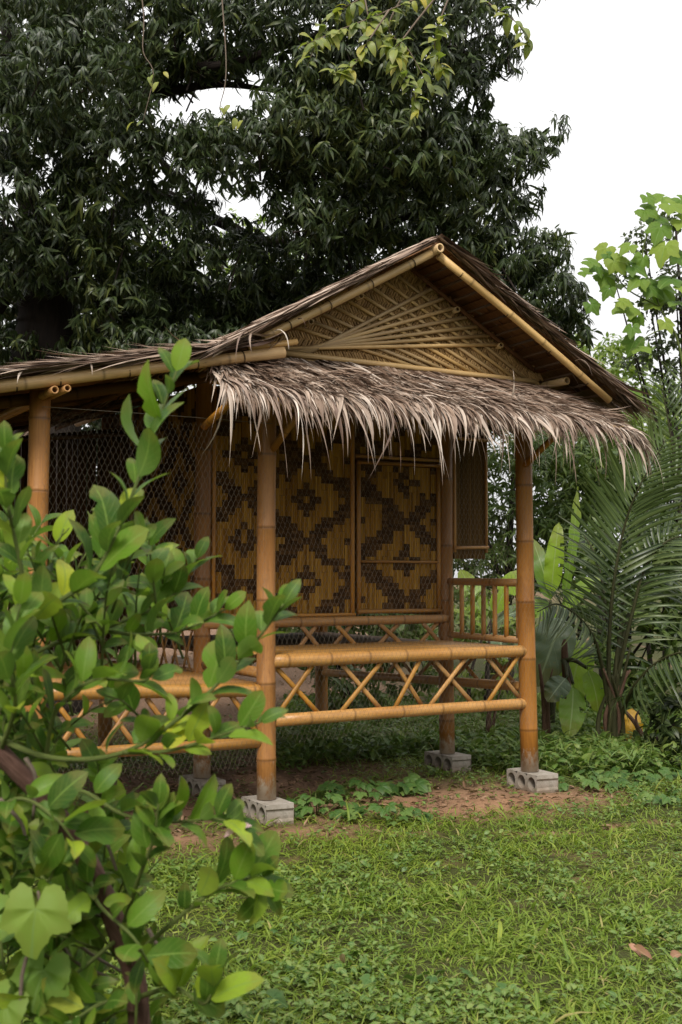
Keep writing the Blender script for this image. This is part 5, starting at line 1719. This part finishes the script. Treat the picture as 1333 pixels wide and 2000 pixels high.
for (pts, nl, sz_, r0, f0) in BR:
    q = [at(*p) - BO for p in pts]
    limb('branch', q, r0, .0022, M_TWIG if r0 < .0065 else M_TWIG, bush, 7, 8)
    path = smooth_path(q, 12)
    K = len(path)
    for k in range(nl):
        f = f0 + (1 - f0) * (k + .6 * R.random()) / nl
        i = min(int(f * (K - 1)), K - 2)
        p = path[i]
        tg = unit(path[i + 1] - path[max(i - 1, 0)])
        an = k * 2.4 + R.uniform(-.4, .4)
        e1 = unit(np.cross(tg, np.array([.1, 1, .2])))
        e2 = np.cross(tg, e1)
        sd = e1 * math.cos(an) + e2 * math.sin(an)
        d = unit(sd * .8 + tg * R.uniform(.4, 1.0) + np.array([0, 0, .45]))
        nrm = unit(tg * .6 - sd * .4 + np.array([R.gauss(0, .5), -.6 + R.gauss(0, .5), .8]))
        s = sz_ * 1.02 * R.uniform(.6, 1.25) * (1.0 if f < .9 else .75)
        LS.append((p + d * .008, d, nrm, s))
    LS.append((path[-1], unit(path[-1] - path[-4]) + np.array([0, 0, .2]), np.array([.2, -.8, .6]), sz_ * .7))
# shoots filling the body of the bush, farther back
OUT = [(1045, 330), (1100, 370), (1200, 380), (1300, 300), (1400, 330), (1500, 340), (1600, 310), (1700, 320), (1800, 290), (1900, 340), (2010, 400)]
for k in range(235):
    yy = R.uniform(1060, 2060)
    xm = np.interp(yy, [a for a, b in OUT], [b for a, b in OUT])
    xx = R.uniform(-150, 1) if R.random() < .25 else R.uniform(-20, xm - 30)
    if 1200 < yy < 1500 and xx > 110 and R.random() < .85:
        continue
    D = R.uniform(2.45, 3.15)
    a = at(xx, yy, D) - BO
    hd = unit(np.array([R.uniform(-.6, .8), R.uniform(-.9, .4), R.uniform(.1, 1.0)]))
    L = R.uniform(.12, .26)
    q = [a - hd * L * .6 - np.array([0, -.05, .05]), a, a + hd * L * .5]
    limb('twig', q, .0035, .0015, M_TWIG, bush, 5, 4)
    path = smooth_path(q, 6)
    for j in range(R.randrange(5, 9)):
        f = .2 + .8 * j / 8
        p = path[min(int(f * (len(path) - 1)), len(path) - 1)]
        an = j * 2.4 + k
        e1 = unit(np.cross(hd, np.array([.1, 1, .2])))
        e2 = np.cross(hd, e1)
        sd = e1 * math.cos(an) + e2 * math.sin(an)
        d = unit(sd * .9 + hd * .7 + np.array([0, 0, .35]))
        nrm = unit(hd * .5 - sd * .4 + np.array([R.gauss(0, .55), -.55 + R.gauss(0, .5), .8]))
        LS.append((p, d, nrm, R.uniform(.048, .092)))
# the 300 that show largest are parts, the rest one mass
def show(l):
    w_ = l[0] + BO
    return -l[3] / w_[1]
LS.sort(key=show)
rest = []
for i, (p, d, nn, s) in enumerate(LS):
    if i < 300:
        put_leaf('leaf', R.choice(LBM), bush, p, d, nn, s)
    else:
        rest.append(scatter(LBV[5 + i % 9] if False else LBV[i % 5], frames(d[None], nn[None]), p[None], np.array([s]), np.array([R.random()])))
if rest:
    g = join(rest)
    obj('small_leaves', new_mesh('small_leaves', g[0], g[1], M_LIME, True, g[2]), bush, 'stuff')
# bare twigs low in the bush
for pts in ([(120, 1790, 2.6), (160, 1850, 2.6), (250, 1905, 2.6)], [(110, 1830, 2.6), (150, 1880, 2.62), (230, 1915, 2.6)], [(135, 1780, 2.6), (205, 1790, 2.55)], [(290, 1815, 2.5), (320, 1870, 2.45), (340, 1910, 2.42)],
            [(0, 1560, 2.4), (40, 1605, 2.4), (52, 1640, 2.4)], [(165, 1600, 2.4), (205, 1640, 2.38), (228, 1700, 2.38)], [(165, 1600, 2.4), (215, 1635, 2.4), (225, 1640, 2.4)], [(50, 1480, 2.4), (70, 1520, 2.4), (65, 1600, 2.42)]):
    limb('bare_twig', [at(*p) - BO for p in pts], .005, .003, M_DRYTWIG, bush, 6, 5)
# pink blossom at the tip of the low branch
fl = at(462, 1612, 2.37) - BO
for k in range(5):
    v, f, a = leaf(.026, .011, 4, .3, .5, .5)
    me = new_mesh('petal', v, f, M_PETAL, True, {'lf': a})
    an = k * 1.256
    put_leaf('petal', me, bush, fl, (math.cos(an) * .6 + .3, -.2, math.sin(an) * .6 - .5), (.2, -1, .4), R.uniform(.9, 1.2))

# broad lobed leaves of a second vine at the bottom left
vn = at(60, 1800, 2.25)
vt = thing('foreground_vine', 'vine with very large soft lobed leaves in the bottom left corner', 'vine', (vn[0], vn[1], 0))
VO = np.array([vn[0], vn[1], 0])
limb('stem', [(0, .1, 0), at(40, 1960, 2.3) - VO, at(85, 1830, 2.3) - VO, at(75, 1740, 2.3) - VO], .005, .003, M_DRYTWIG, vt, 6)
for (px, py, s, d, nn, D) in ((70, 1775, .088, (.0, -.5, -1), (.15, -1, .55), 2.25), (85, 1895, .078, (-.25, -.5, -.9), (.1, -1, .6), 2.32), (10, 1960, .07, (-.5, -.4, -.8), (-.2, -.9, .6), 2.3), (-10, 1790, .07, (-.9, -.4, -.4), (.2, -.8, .7), 2.3)):
    put_leaf('leaf', LOBE_ME[2], vt, at(px, py, D) - VO, d, nn, s)
